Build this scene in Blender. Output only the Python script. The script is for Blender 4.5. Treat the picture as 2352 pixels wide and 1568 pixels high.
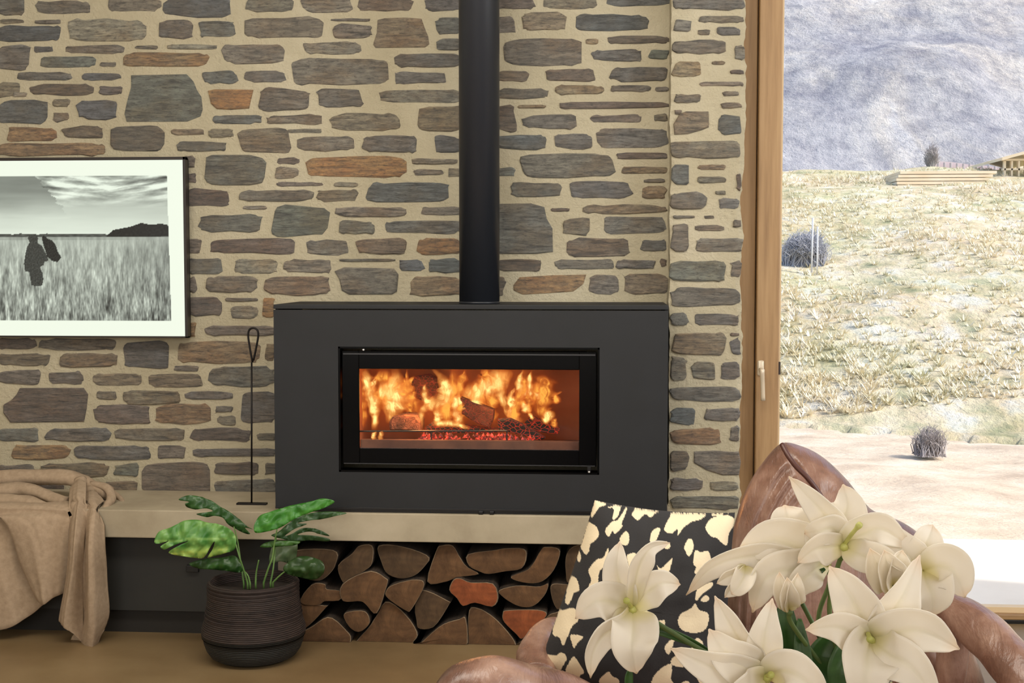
import bpy, bmesh, math, random
from mathutils import Vector, Matrix, noise
from mathutils.geometry import delaunay_2d_cdt
# ---------------------------------------------------------------- camera
scn = bpy.context.scene
for o in list(bpy.data.objects): bpy.data.objects.remove(o)
C = scn.collection
F_PX = 3000.0; YAW = math.radians(4.2); PITCH = math.atan(174/3000.0); CAM = Vector((0, 0, 1.28))
cd = bpy.data.cameras.new('camera'); cam = bpy.data.objects.new('camera', cd); C.objects.link(cam)
cd.sensor_width = 36; cd.lens = F_PX/2352*36; cd.clip_start = .05; cd.clip_end = 2000
cam.location = CAM; cam.rotation_euler = (math.pi/2-PITCH, 0, YAW); scn.camera = cam
FWD = Vector((-math.sin(YAW)*math.cos(PITCH), math.cos(YAW)*math.cos(PITCH), -math.sin(PITCH)))
RGT = Vector((math.cos(YAW), math.sin(YAW), 0)); UPV = RGT.cross(FWD)
def W(px, py, Y):
    """point on the plane y = Y that the photograph shows at px, py"""
    d = FWD + RGT*((px-1176)/F_PX) + UPV*((784-py)/F_PX)
    return CAM + d*(Y/d.y)
def WZ(px, py, z):
    d = FWD + RGT*((px-1176)/F_PX) + UPV*((784-py)/F_PX)
    return CAM + d*((z-CAM.z)/d.z)
# ---------------------------------------------------------------- world, sun, big lights, exposure
scn.view_settings.view_transform = 'Standard'; scn.view_settings.look = 'None'
scn.view_settings.gamma = 1; scn.view_settings.use_curve_mapping = False
scn.view_settings.exposure = 0.0
wd = bpy.data.worlds.new('world'); scn.world = wd; wd.use_nodes = True
nt = wd.node_tree; bg = nt.nodes['Background']; sk = nt.nodes.new('ShaderNodeTexSky')
sk.sky_type = 'NISHITA'; sk.sun_disc = False; sk.sun_elevation = math.radians(42); sk.sun_rotation = math.radians(100)
sk.air_density = 1.0; sk.dust_density = 2.0
nt.links.new(sk.outputs[0], bg.inputs[0]); bg.inputs[1].default_value = 0.31
def light(name, typ, loc, to, energy, color, size=None, sy=None):
    l = bpy.data.lights.new(name, typ); l.energy = energy; l.color = color
    o = bpy.data.objects.new(name, l); C.objects.link(o); o.location = loc
    o.rotation_euler = (Vector(to)-Vector(loc)).to_track_quat('-Z', 'Y').to_euler()
    if size:
        if typ == 'AREA':
            l.shape = 'RECTANGLE'; l.size = size; l.size_y = sy or size
        else: l.shadow_soft_size = size
    return o
sun = light('sun', 'SUN', (20, -4, 20), (0, 2, 0), 3.9, (1, .95, .88)); sun.data.angle = math.radians(2)
light('rear_window_light', 'AREA', (-1.3, -2.6, 1.9), (-0.6, 4.6, 1.1), 80, (1.0, .97, .94), 3.6, 1.9)
light('side_window_light', 'AREA', (3.0, 2.3, 1.9), (0, 4.4, 1.2), 58, (.96, .98, 1.0), 1.8, 1.8)
light('lily_fill_light', 'AREA', (2.4, -.9, 1.9), (.5, 2.2, .7), 26, (1.0, .97, .92), 1.6, 1.6)  # added fill lamp, not a window of the room; brightens lilies and armchair
light('ceiling_light', 'AREA', (-0.7, 2.5, 2.8), (-0.8, 3.6, 0), 56, (1, .93, .82), 2.8, 0.6)
# ---------------------------------------------------------------- helpers
def lin(c):
    return tuple((v/255/12.92 if v/255 <= .04045 else ((v/255+.055)/1.055)**2.4) for v in c[:3])
def rgba(c): return (*lin(c), 1)
def newmat(name):
    m = bpy.data.materials.new(name); m.use_nodes = True
    return m, m.node_tree, m.node_tree.nodes['Principled BSDF']
def ramp(nt, stops):
    r = nt.nodes.new('ShaderNodeValToRGB'); e = r.color_ramp.elements
    while len(e) < len(stops): e.new(.5)
    for k, (p, c) in enumerate(stops): e[k].position = p; e[k].color = c if len(c) == 4 else rgba(c)
    return r
def tex(nt, kind='Noise', scale=5, detail=6, rough=.6, coord='Object', mscale=(1, 1, 1), dist=0, rot=(0, 0, 0)):
    if coord == 'World':
        src = nt.nodes.new('ShaderNodeNewGeometry').outputs['Position']
    else:
        src = nt.nodes.new('ShaderNodeTexCoord').outputs[coord]
    mp = nt.nodes.new('ShaderNodeMapping'); mp.inputs['Scale'].default_value = mscale; mp.inputs['Rotation'].default_value = rot
    nt.links.new(src, mp.inputs['Vector'])
    t = nt.nodes.new('ShaderNodeTex'+kind)
    t.inputs['Scale'].default_value = scale
    if kind == 'Noise':
        t.inputs['Detail'].default_value = detail; t.inputs['Roughness'].default_value = rough
        t.inputs['Distortion'].default_value = dist
    nt.links.new(mp.outputs[0], t.inputs['Vector'])
    return t, mp
def bump(nt, bs, src, strength, dist, prev=None):
    b = nt.nodes.new('ShaderNodeBump'); b.inputs['Strength'].default_value = strength; b.inputs['Distance'].default_value = dist
    nt.links.new(src, b.inputs['Height'])
    if prev: nt.links.new(prev.outputs[0], b.inputs['Normal'])
    nt.links.new(b.outputs[0], bs.inputs['Normal']); return b
def pmat(name, stops, scale=5, detail=6, mscale=(1, 1, 1), rough=.7, bscale=None, bstr=.4, bdist=.003, coord='Object', metal=0, bms=None, dist=0, rot=(0,0,0), spec=None):
    m, nt, bs = newmat(name)
    if len(stops) == 1: bs.inputs['Base Color'].default_value = rgba(stops[0][1])
    else:
        t, _ = tex(nt, 'Noise', scale, detail, .6, coord, mscale, dist, rot)
        r = ramp(nt, stops); nt.links.new(t.outputs['Fac'], r.inputs[0]); nt.links.new(r.outputs[0], bs.inputs['Base Color'])
    bs.inputs['Roughness'].default_value = rough; bs.inputs['Metallic'].default_value = metal
    if spec is not None: bs.inputs['Specular IOR Level'].default_value = spec
    if bscale:
        t2, _ = tex(nt, 'Noise', bscale, 8, .65, coord, bms or mscale)
        bump(nt, bs, t2.outputs['Fac'], bstr, bdist)
    return m
def vcmat(name, rough=.8, emit=0, bscale=None, bstr=.3, bdist=.002, sss=0):
    m, nt, bs = newmat(name); a = nt.nodes.new('ShaderNodeVertexColor'); a.layer_name = 'col'
    nt.links.new(a.outputs[0], bs.inputs['Base Color']); bs.inputs['Roughness'].default_value = rough
    if emit:
        nt.links.new(a.outputs[0], bs.inputs['Emission Color']); bs.inputs['Emission Strength'].default_value = emit
        bs.inputs['Base Color'].default_value = (0, 0, 0, 1); nt.links.remove(bs.inputs['Base Color'].links[0])
    if bscale:
        t, _ = tex(nt, 'Noise', bscale, 6); bump(nt, bs, t.outputs['Fac'], bstr, bdist)
    return m
def thing(name, loc, label, cat, group=None):
    o = bpy.data.objects.new(name, None); C.objects.link(o); o.location = loc; o.empty_display_size = .05
    tag(o, label, cat, group); return o
def tag(o, label=None, cat=None, group=None, kind=None):
    if label: o['label'] = label
    if cat: o['category'] = cat
    if group: o['group'] = group
    if kind: o['kind'] = kind
    return o
def wloc(o):
    v = Vector(o.location)
    while o.parent: o = o.parent; v += Vector(o.location)
    return v
def mesh(name, verts, faces, mat=None, parent=None, smooth=False, cols=None, origin=None, mats=None, fmat=None):
    verts = [Vector(v) for v in verts]
    if origin is None:
        if parent: org = wloc(parent)
        else:
            lo = Vector([min(v[i] for v in verts) for i in range(3)]); hi = Vector([max(v[i] for v in verts) for i in range(3)])
            org = Vector(((lo.x+hi.x)/2, (lo.y+hi.y)/2, lo.z))
    else: org = Vector(origin)
    me = bpy.data.meshes.new(name); me.from_pydata([v-org for v in verts], [], faces)
    for m in (mats or [mat]):
        if m: me.materials.append(m)
    if smooth: me.polygons.foreach_set('use_smooth', [True]*len(me.polygons))
    if fmat: me.polygons.foreach_set('material_index', fmat)
    if cols:
        a = me.color_attributes.new('col', 'FLOAT_COLOR', 'POINT')
        flat = []
        for c in cols: flat += [c[0], c[1], c[2], 1]
        a.data.foreach_set('color', flat)
    me.update()
    o = bpy.data.objects.new(name, me); C.objects.link(o)
    if parent: o.parent = parent; o.location = org-wloc(parent)
    else: o.location = org
    return o
class MB:
    def __init__(s): s.v = []; s.f = []
    def add(s, v, f):
        n = len(s.v); s.v += [Vector(q) for q in v]; s.f += [tuple(i+n for i in q) for q in f]
    def box(s, x0, y0, z0, x1, y1, z1, b=0):
        if b <= 0:
            v = [(x, y, z) for x in (x0, x1) for y in (y0, y1) for z in (z0, z1)]
            s.add(v, [(0, 1, 3, 2), (4, 6, 7, 5), (0, 4, 5, 1), (2, 3, 7, 6), (0, 2, 6, 4), (1, 5, 7, 3)]); return
        bm = bmesh.new(); bmesh.ops.create_cube(bm, size=1)
        for q in bm.verts: q.co = Vector(((x0+x1)/2+q.co.x*(x1-x0), (y0+y1)/2+q.co.y*(y1-y0), (z0+z1)/2+q.co.z*(z1-z0)))
        bmesh.ops.bevel(bm, geom=bm.edges[:], offset=b, segments=2, affect='EDGES', profile=.6)
        bm.verts.index_update(); s.add([q.co.copy() for q in bm.verts], [tuple(q.index for q in f.verts) for f in bm.faces]); bm.free()
    def tube(s, pts, rad, n=10, cap=True):
        pts = [Vector(p) for p in pts]; N = len(pts); rs = rad if isinstance(rad, (list, tuple)) else [rad]*N
        t0 = (pts[1]-pts[0]).normalized(); up = Vector((0, 0, 1)) if abs(t0.z) < .9 else Vector((0, 1, 0))
        a = t0.cross(up).normalized(); vs = []; fs = []
        for i, p in enumerate(pts):
            t = (pts[min(i+1, N-1)]-pts[max(i-1, 0)]).normalized()
            a = (a-t*a.dot(t)).normalized(); b = t.cross(a)
            for k in range(n):
                w = 2*math.pi*k/n; vs.append(p+(a*math.cos(w)+b*math.sin(w))*rs[i])
        for i in range(N-1):
            for k in range(n): k2 = (k+1) % n; fs.append((i*n+k, i*n+k2, (i+1)*n+k2, (i+1)*n+k))
        if cap: fs.append(tuple(range(n))[::-1]); fs.append(tuple((N-1)*n+k for k in range(n)))
        s.add(vs, fs)
    def lathe(s, prof, c, n=48, capb=True):
        vs = []; fs = []
        for (r, z) in prof:
            for k in range(n): w = 2*math.pi*k/n; vs.append((c[0]+r*math.cos(w), c[1]+r*math.sin(w), z))
        for i in range(len(prof)-1):
            for k in range(n): k2 = (k+1) % n; fs.append((i*n+k, i*n+k2, (i+1)*n+k2, (i+1)*n+k))
        if capb: fs.append(tuple(range(n))[::-1])
        s.add(vs, fs)
    def obj(s, name, mat, parent=None, smooth=False, **k): return mesh(name, s.v, s.f, mat, parent, smooth, **k)
def bez(pts, n):
    """Catmull-Rom through the points"""
    P = [Vector(p) for p in pts]; P = [P[0]*2-P[1]]+P+[P[-1]*2-P[-2]]; out = []
    m = len(P)-3
    for i in range(n+1):
        t = i/n*m; k = min(int(t), m-1); u = t-k; a, b, c, d = P[k:k+4]
        out.append(.5*((2*b)+(c-a)*u+(2*a-5*b+4*c-d)*u*u+(3*b-a-3*c+d)*u**3))
    return out
def closed(pts, n):
    P = [Vector((*p, 0)) if len(p) == 2 else Vector(p) for p in pts]; m = len(P); out = []
    for i in range(n):
        t = i/n*m; k = int(t) % m; u = t-int(t); a, b, c, d = P[k-1], P[k], P[(k+1) % m], P[(k+2) % m]
        out.append(.5*((2*b)+(c-a)*u+(2*a-5*b+4*c-d)*u*u+(3*b-a-3*c+d)*u**3))
    return out
def inpoly(x, y, P):
    c = False; j = len(P)-1
    for i in range(len(P)):
        xi, yi = P[i]; xj, yj = P[j]
        if (yi > y) != (yj > y) and x < (xj-xi)*(y-yi)/(yj-yi)+xi: c = not c
        j = i
    return c
def nz(x, y, z=0.): return noise.noise(Vector((x, y, z)))
def fbm(x, y, z=0., o=4): return noise.fractal(Vector((x, y, z)), 1.0, 2.0, o)
Y_WALL = 4.70; Y_PIER = 4.55; Y_FRONT = 4.30; Z_H = 0.45
# ---------------------------------------------------------------- materials of the shell
def mortar_mat():
    m, nt, bs = newmat('mortar')
    t, _ = tex(nt, 'Noise', 3.0, 8, .6, 'World'); r = ramp(nt, [(.25, (190, 180, 152)), (.5, (203, 193, 165)), (.75, (216, 207, 181))])
    nt.links.new(t.outputs['Fac'], r.inputs[0]); nt.links.new(r.outputs[0], bs.inputs['Base Color']); bs.inputs['Roughness'].default_value = .95
    t2, _ = tex(nt, 'Noise', 60, 8, .7, 'World'); b = bump(nt, bs, t2.outputs['Fac'], 1.0, .010)
    t3, _ = tex(nt, 'Noise', 9, 4, .6, 'World'); bump(nt, bs, t3.outputs['Fac'], .7, .014, b)
    return m
def stone_mat():
    m, nt, bs = newmat('schist')
    oi = nt.nodes.new('ShaderNodeObjectInfo'); geo = nt.nodes.new('ShaderNodeNewGeometry')
    off = nt.nodes.new('ShaderNodeVectorMath'); off.operation = 'MULTIPLY_ADD'
    cmb = nt.nodes.new('ShaderNodeCombineXYZ')
    for i in range(3): nt.links.new(oi.outputs['Random'], cmb.inputs[i])
    off.inputs[1].default_value = (37, 11, 23); nt.links.new(cmb.outputs[0], off.inputs[0]); nt.links.new(geo.outputs['Position'], off.inputs[2])
    def ns(scale, ms, detail=7, rough=.62, dist=0):
        mp = nt.nodes.new('ShaderNodeMapping'); mp.inputs['Scale'].default_value = ms; nt.links.new(off.outputs[0], mp.inputs[0])
        t = nt.nodes.new('ShaderNodeTexNoise'); t.inputs['Scale'].default_value = scale; t.inputs['Detail'].default_value = detail
        t.inputs['Roughness'].default_value = rough; t.inputs['Distortion'].default_value = dist; nt.links.new(mp.outputs[0], t.inputs['Vector']); return t
    s1 = ns(14, (1, 1, 5.5), dist=.5); s2 = ns(6, (1, 1, 1.6), 5); s3 = ns(42, (1, 1, 2.6), 9, .78); s4 = ns(7, (1, 1, 9), 6, .6, .5)
    r1 = ramp(nt, [(.30, (104, 102, 100)), (.46, (196, 195, 194)), (.62, (255, 255, 255))])
    nt.links.new(s1.outputs['Fac'], r1.inputs[0])
    def mix(mode, fac, a, b):
        n = nt.nodes.new('ShaderNodeMix'); n.data_type = 'RGBA'; n.blend_type = mode
        if isinstance(fac, float): n.inputs[0].default_value = fac
        else: nt.links.new(fac, n.inputs[0])
        for s, q in ((6, a), (7, b)):
            if isinstance(q, tuple): n.inputs[s].default_value = q
            else: nt.links.new(q, n.inputs[s])
        return n.outputs[2]
    warm = mix('MULTIPLY', 1.0, oi.outputs['Color'], rgba((246, 226, 202))); r2 = ramp(nt, [(.45, (0, 0, 0)), (.62, (255, 255, 255))]); nt.links.new(s2.outputs['Fac'], r2.inputs[0])
    c = mix('MIX', r2.outputs[0], oi.outputs['Color'], warm)
    c = mix('MULTIPLY', .8, c, r1.outputs[0])
    r3 = ramp(nt, [(.36, (70, 68, 66)), (.5, (235, 235, 235)), (.66, (255, 255, 255))]); nt.links.new(s3.outputs['Fac'], r3.inputs[0])
    c = mix('MULTIPLY', .75, c, r3.outputs[0])
    r4 = ramp(nt, [(.33, (44, 40, 38)), (.41, (255, 255, 255))]); nt.links.new(s4.outputs['Fac'], r4.inputs[0])
    c = mix('MULTIPLY', .6, c, r4.outputs[0])
    br = nt.nodes.new('ShaderNodeBrightContrast'); br.inputs['Bright'].default_value = .112; nt.links.new(c, br.inputs[0]); nt.links.new(br.outputs[0], bs.inputs['Base Color'])
    bs.inputs['Roughness'].default_value = .85
    b = bump(nt, bs, s1.outputs['Fac'], 1.0, .022); b = bump(nt, bs, s3.outputs['Fac'], .9, .009, b); bump(nt, bs, r4.outputs[0], .6, .006, b)
    return m
M_MORT = mortar_mat(); M_STONE = stone_mat()
PAL = {'a': (118, 124, 126), 'b': (144, 141, 134), 'c': (156, 147, 129), 'd': (180, 155, 118), 'e': (204, 160, 98), 'f': (182, 175, 156), 'g': (142, 147, 135), 'h': (138, 122, 106)}
def tint(k, rnd):
    if len(k) == 2: c = [(p*2+q)/3 for p, q in zip(PAL[k[0]], PAL[k[1]])]
    else: c = list(PAL[k])
    s = rnd.uniform(.94, 1.08); return [max(0, min(255, v*s+rnd.uniform(-3, 3))) for v in c]
# ---------------------------------------------------------------- walls
def wall_mesh(name, x0, x1, z0, z1, Y, depth, jag=False, rnd=None, xl=None):
    """thick wall slab whose front face is a gently uneven grid; jag roughens the right-hand arris"""
    nx = max(4, int((x1-x0)/.05)); nzz = max(4, int((z1-z0)/(.012 if jag else .05)))
    v = []; f = []
    for j in range(nzz+1):
        z = z0+(z1-z0)*j/nzz
        for i in range(nx+1):
            x = x0+(x1-x0)*i/nx; y = Y+.0015*nz(x*5, z*5, 3.3)
            if jag and i == nx: x += .012*nz(z*9, 1.7)+.006*nz(z*38, 5.1); y += .012
            if jag and i == nx-1: x = x1-.018+.01*nz(z*9, 1.7); 
            if jag and i == 0: x += .006*nz(z*11, 9.7)+.004*nz(z*34, 4.1); y += .006
            v.append((x, y, z))
    for j in range(nzz):
        for i in range(nx): a = j*(nx+1)+i; f.append((a, a+1, a+nx+2, a+nx+1))
    n = len(v)
    for j in range(nzz+1):
        for i in (0, nx):
            q = v[j*(nx+1)+i]; v.append((q[0], Y+depth, q[2]))
    for j in range(nzz):
        a, b = j*(nx+1), (j+1)*(nx+1); f.append((a, b, n+2*j+2, n+2*j)); f.append((a+nx, n+2*j+1, n+2*j+3, b+nx))
    f.append((n, n+2*nzz, n+2*nzz+1, n+1))
    f.append(tuple(range(nx+1))[::-1]+(n, n+1)); 
    return tag(mesh(name, v, f, M_MORT, None, origin=(0, 0, 0)), kind='structure')
ROOM = dict(x0=-3.6, x1=3.4, y0=-3.2, z1=2.9)
x_pl = W(1538, 700, Y_PIER).x; x_pr = W(1705, 700, Y_PIER).x
wall_back = wall_mesh('wall_back', ROOM['x0'], x_pl+.02, 0, ROOM['z1'], Y_WALL, .25)
wall_pier = wall_mesh('wall_pier', x_pl, x_pr, 0, ROOM['z1'], Y_PIER, .32, True)
BACK = """0 -6 58 34 b|82 3 208 31 c|248 -6 372 26 c|377 -6 532 38 a|0 44 54 54 c|80 46 140 55 c|-6 60 138 94 a|156 46 336 93 f|362 48 444 89 b|-6 106 70 160 b
78 107 122 120 b|150 105 285 123 c|310 105 362 113 c|92 130 220 154 gb|230 143 266 153 c|283 122 480 153 de|40 166 165 184 b|188 169 279 184 a|-6 190 45 222 fd|69 195 216 218 h
227 198 282 217 b|-6 231 109 282 a|120 227 160 245 df|122 258 158 278 c|177 231 270 272 a|18 293 128 324 ed|143 290 238 317 c|252 292 377 346 hc|-6 328 240 358 de
564 -6 675 27 c|694 -6 808 28 f|457 50 542 84 g|559 42 743 86 hf|384 103 499 113 f|510 103 654 145 cf|697 97 827 124 f|464 165 545 191 ga|561 163 657 188 b|672 136 893 193 c
595 206 713 252 ch|490 264 601 285 ab|612 264 741 286 c|728 206 832 245 b|392 297 469 310 df|480 297 536 316 cd|407 325 521 347 ga|547 296 664 350 cd|660 296 738 305 c|682 315 813 346 c
426 358 448 385 h|428 400 450 420 h|471 357 610 424 gb|636 362 688 377 h|632 385 685 408 f|704 361 932 406 e|634 418 742 428 c|428 435 528 472 h|548 437 720 461 c|728 437 822 461 c
558 473 612 481 f|459 494 601 531 gh|625 475 755 540 g|843 420 1032 463 ab|768 419 822 429 f|757 262 917 299 cd|766 57 854 87 c|760 43 850 49 c|824 -6 947 25 h|975 -6 1060 24 b
1003 42 1062 77 b|1003 90 1062 115 b|905 125 1060 153 b|905 167 1025 191 b|870 208 1062 234 fb|958 245 1066 300 dh|832 313 958 350 b|997 314 1060 350 ab|946 364 1050 377 c|950 389 1018 402 c
1028 388 1060 406 c|770 476 934 497 fc|967 476 1062 494 c|777 508 858 536 fb|886 508 1062 535 b|1136 -6 1228 20 hc|1248 -6 1370 20 c|1393 -6 1540 13 ag|1136 40 1182 74 c|1200 31 1300 69 df
1322 34 1490 70 a|1155 90 1337 149 hb|1345 90 1374 101 d|1396 83 1536 100 h|1358 115 1475 140 b|1490 115 1536 136 g|1140 163 1215 186 c|1252 160 1366 187 h|1402 155 1534 186 b|1140 203 1258 226 c
1276 196 1386 217 df|1403 196 1495 210 c|1505 200 1536 210 c|1285 234 1535 249 h|1136 243 1186 300 hd|1200 265 1325 293 bc|1355 264 1474 281 c|1502 262 1534 278 c|1136 312 1254 342 a|1272 308 1360 341 b
1373 296 1534 338 b|1195 355 1409 406 cg|1417 351 1533 365 hc|1140 385 1183 404 g|1428 383 1532 398 d|1478 411 1527 419 c|1172 419 1288 452 gc|1308 418 1450 455 ab|1473 428 1530 455 df
1266 478 1308 485 h|1338 471 1532 490 df|1292 502 1355 537 c|1387 498 1530 536 bg|1305 549 1447 587 cd|1472 552 1530 576 ah|1136 596 1245 622 h|1275 596 1410 618 c|1415 597 1505 616 b
1351 632 1421 674 bf|1433 630 1534 672 dg|1516 595 1532 612 h|1140 637 1160 676 h|1190 241 1253 249 d|30 212 62 222 f
-6 778 84 801 h|92 780 265 803 c|283 786 390 844 ah|-4 813 113 839 c|138 812 270 842 dh|-4 852 92 881 c|111 854 190 881 b|214 858 326 884 cd|222 898 268 918 c|285 898 415 928 cd
219 931 345 973 hb|357 930 488 972 d|342 858 464 888 dc|-4 985 90 1012 b|106 983 253 1013 b|264 984 424 1010 c|28 1022 160 1054 ed|172 1023 346 1054 b|362 1024 427 1053 c|-6 1068 80 1086 c
92 1064 248 1096 dc|262 1066 318 1093 g|326 1063 484 1140 hc|240 1105 318 1138 d|405 786 595 832 d|400 840 456 852 c|480 843 632 886 bg|426 899 536 917 b|495 933 535 946 c|500 955 543 975 c
552 902 636 970 b|438 984 575 1013 hb|590 995 634 1010 b|443 1030 634 1048 b|493 1063 592 1090 h|608 1066 634 1088 b|492 1102 634 1142 gb|608 790 632 828 d|-6 1100 60 1140 c|80 1108 150 1140 h|165 1106 230 1140 c
430 548 461 580 h|481 549 675 582 h|703 552 798 584 fb|430 593 511 628 gc|538 596 638 627 f|652 596 762 625 cf|476 635 592 670 ch|605 636 758 675 ce|430 637 451 668 h|430 684 510 724 h
518 684 592 692 c|530 703 592 732 fg|605 686 632 728 e|470 748 632 770 c|434 742 450 770 e|817 548 934 583 dc|958 549 1062 583 e|780 594 908 600 c|917 597 974 623 a|983 594 1062 625 a|942 636 1062 678 d"""
PIER = """1546 -6 1712 22 b|1604 37 1708 52 c|1548 46 1588 72 bf|1602 68 1630 80 c|1646 63 1700 81 b|1545 94 1668 122 c|1688 105 1709 138 fb|1545 142 1612 176 df|1635 141 1665 148 df|1677 161 1708 170 h
1607 188 1707 198 c|1549 217 1610 236 c|1660 210 1697 220 cf|1656 236 1703 248 c|1652 266 1705 307 a|1543 325 1702 362 bf|1545 379 1583 420 ah|1603 379 1667 390 d|1602 405 1667 420 c|1692 400 1702 435 h
1643 438 1667 446 c|1542 443 1622 480 bc|1650 457 1698 478 b|1547 495 1595 501 c|1618 495 1640 501 c|1541 517 1582 575 gd|1595 517 1663 530 c|1683 505 1703 521 b|1597 548 1704 577 cg|1541 600 1664 645 g
1677 600 1702 635 c|1542 662 1701 703 bh|1540 721 1580 745 b|1597 721 1698 745 b|1545 765 1666 814 cd|1679 778 1699 813 b|1677 765 1698 771 h|1541 822 1578 872 c|1590 832 1643 870 fg|1655 832 1698 870 b
1541 890 1698 920 b|1540 938 1598 975 a|1618 938 1698 966 bc|1541 985 1657 1020 de|1675 981 1699 1012 b|1540 1036 1580 1080 cf|1540 1100 1614 1125 b|1632 1105 1695 1126 f|1541 1140 1696 1168 bc|1550 252 1566 262 c"""
SPEC = [  # stones with a shape of their own
 ('g', Y_WALL, [(300, 172), (430, 170), (446, 186), (452, 205), (464, 222), (466, 252), (462, 268), (430, 281), (290, 281), (286, 262), (292, 228), (300, 200)]),
 ('df', Y_WALL, [(866, 44), (884, 40), (930, 39), (970, 42), (976, 60), (984, 84), (988, 102), (978, 111), (862, 111), (855, 104), (864, 76)]),
 ('e', Y_WALL, [(476, 207), (492, 205), (583, 206), (578, 230), (573, 250), (530, 252), (496, 250), (484, 238)]),
 ('h', Y_WALL, [(46, 890), (193, 889), (203, 905), (200, 938), (194, 968), (24, 971), (8, 950), (8, 930), (25, 918), (38, 905)]),
 ('g', Y_WALL, [(1140, 468), (1220, 466), (1250, 475), (1256, 500), (1269, 525), (1270, 580), (1230, 583), (1140, 584)]),
 ('ed', Y_WALL, [(1192, 636), (1270, 632), (1348, 629), (1342, 650), (1318, 670), (1260, 674), (1200, 677), (1178, 668), (1178, 655)]),
 ('gd', Y_WALL, [(768, 622), (790, 613), (906, 616), (916, 630), (912, 670), (902, 677), (800, 677), (784, 668), (778, 640)]),
 ('dg', Y_PIER, [(1560, 260), (1575, 255), (1628, 256), (1630, 292), (1612, 300), (1580, 308), (1548, 308), (1547, 285)]),
 ('bd', Y_PIER, [(1594, 1036), (1640, 1033), (1698, 1037), (1702, 1060), (1698, 1092), (1660, 1092), (1622, 1080), (1592, 1062)])]
rnd = random.Random(7)
def outline(x0, y0, x1, y1, rnd):
    cx, cy = (x0+x1)/2, (y0+y1)/2; w, h = (x1-x0)*1.025+1, (y1-y0)*1.10+1
    n = 16 if w/h < 2.2 else 22; sd = rnd.uniform(0, 99); sk = rnd.uniform(-.10, .10)*h; tap = rnd.uniform(-.12, .12); P = []
    e = rnd.uniform(.34, .52)
    for k in range(n):
        t = 2*math.pi*(k+.5)/n
        c, s = math.cos(t), math.sin(t)
        x = math.copysign(abs(c)**e, c); y = math.copysign(abs(s)**(e*.9), s)
        ex = abs(x)**3
        px = cx+x*w/2*.99+sk*y*ex+rnd.uniform(-1, .7)*min(5, h*.12)*abs(x)**4*(1 if x > 0 else -1); py = cy+y*h/2*(1+tap*x)*.98+nz(x*w*.03, y*3, sd)*min(4, h*.16)+rnd.uniform(-1, 1)*min(1.6, h*.05)
        P.append((px, py))
    return P
def stone_geo(P, Y, rnd, proud):
    """sunk skirt, chamfered edge and a slightly faceted face"""
    n = len(P); cx = sum(p[0] for p in P)/n; cy = sum(p[1] for p in P)/n
    hh = max(p[1] for p in P)-min(p[1] for p in P)
    ins = min(3.2, hh*.16); v = []; f = []
    for (ring, dy, k) in ((0, .006, 0.), (1, -proud*.55, ins*.35), (2, -proud, ins)):
        for i, (x, y) in enumerate(P):
            dx, dz = x-cx, y-cy; L = math.hypot(dx, dz) or 1
            q = W(x-dx/L*k*(1.3 if abs(dx) > abs(dz) else 1), y-math.copysign(min(k, abs(dz)*.7), dz), Y); q.y += dy+(rnd.uniform(-.0012, .0016) if ring == 2 else 0); v.append(q)
    for r in range(2):
        for i in range(n): j = (i+1) % n; f.append((r*n+j, r*n+i, (r+1)*n+i, (r+1)*n+j))
    # face strip, so that it can be uneven instead of one flat cap
    o = 2*n; m = n//2
    idx = sorted(range(n), key=lambda i: P[i][0])
    f.append(tuple(o+i for i in range(n)))
    return v, f
def add_stone(P, Y, col, parent, rnd):
    v, f = stone_geo(P, Y, rnd, rnd.uniform(.0035, .008))
    ctr = sum(v, Vector())/len(v)
    o = mesh('stone', v, f, M_STONE, parent, origin=ctr); c = tint(col, rnd); o.color = rgba(c)
    return o
for (txt, Y, par) in ((BACK, Y_WALL, wall_back), (PIER, Y_PIER, wall_pier)):
    for s in txt.replace('\n', '|').split('|'):
        a = s.split(); x0, y0, x1, y1 = map(float, a[:4]); add_stone(outline(x0, y0, x1, y1, rnd), Y, a[4], par, rnd)
for (c, Y, P) in SPEC:
    add_stone([(x+rnd.uniform(-1, 1), y+rnd.uniform(-1, 1)) for x, y in P[::-1]][::-1], Y, c, wall_back if Y == Y_WALL else wall_pier, rnd)
# beyond the frame the same masonry goes on, joined into one part
v = []; f = []
for (xa, xb, ya, yb) in ((-900, -20, -700, 1130), (-20, 1535, -700, -22)):
    y = ya
    while y < yb-30:
        h = rnd.uniform(24, 46); x = xa+rnd.uniform(0, 40)
        while x < xb-60:
            w = rnd.uniform(60, 190); w = min(w, xb-x)
            if not (x+w > -345 and y+h > 345 and y < 785 and xa < -20):
                vv, ff = stone_geo(outline(x, y+rnd.uniform(0, 6), x+w, y+h-rnd.uniform(0, 6), rnd), Y_WALL, rnd, .008); n = len(v); v += vv; f += [tuple(i+n for i in q) for q in ff]
            x += w+rnd.uniform(16, 32)
        y += h+14
o = mesh('stonework', v, f, M_STONE, wall_back, origin=(0, 0, 0)); o.color = rgba(PAL['b']); o['kind'] = 'stuff'
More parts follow.
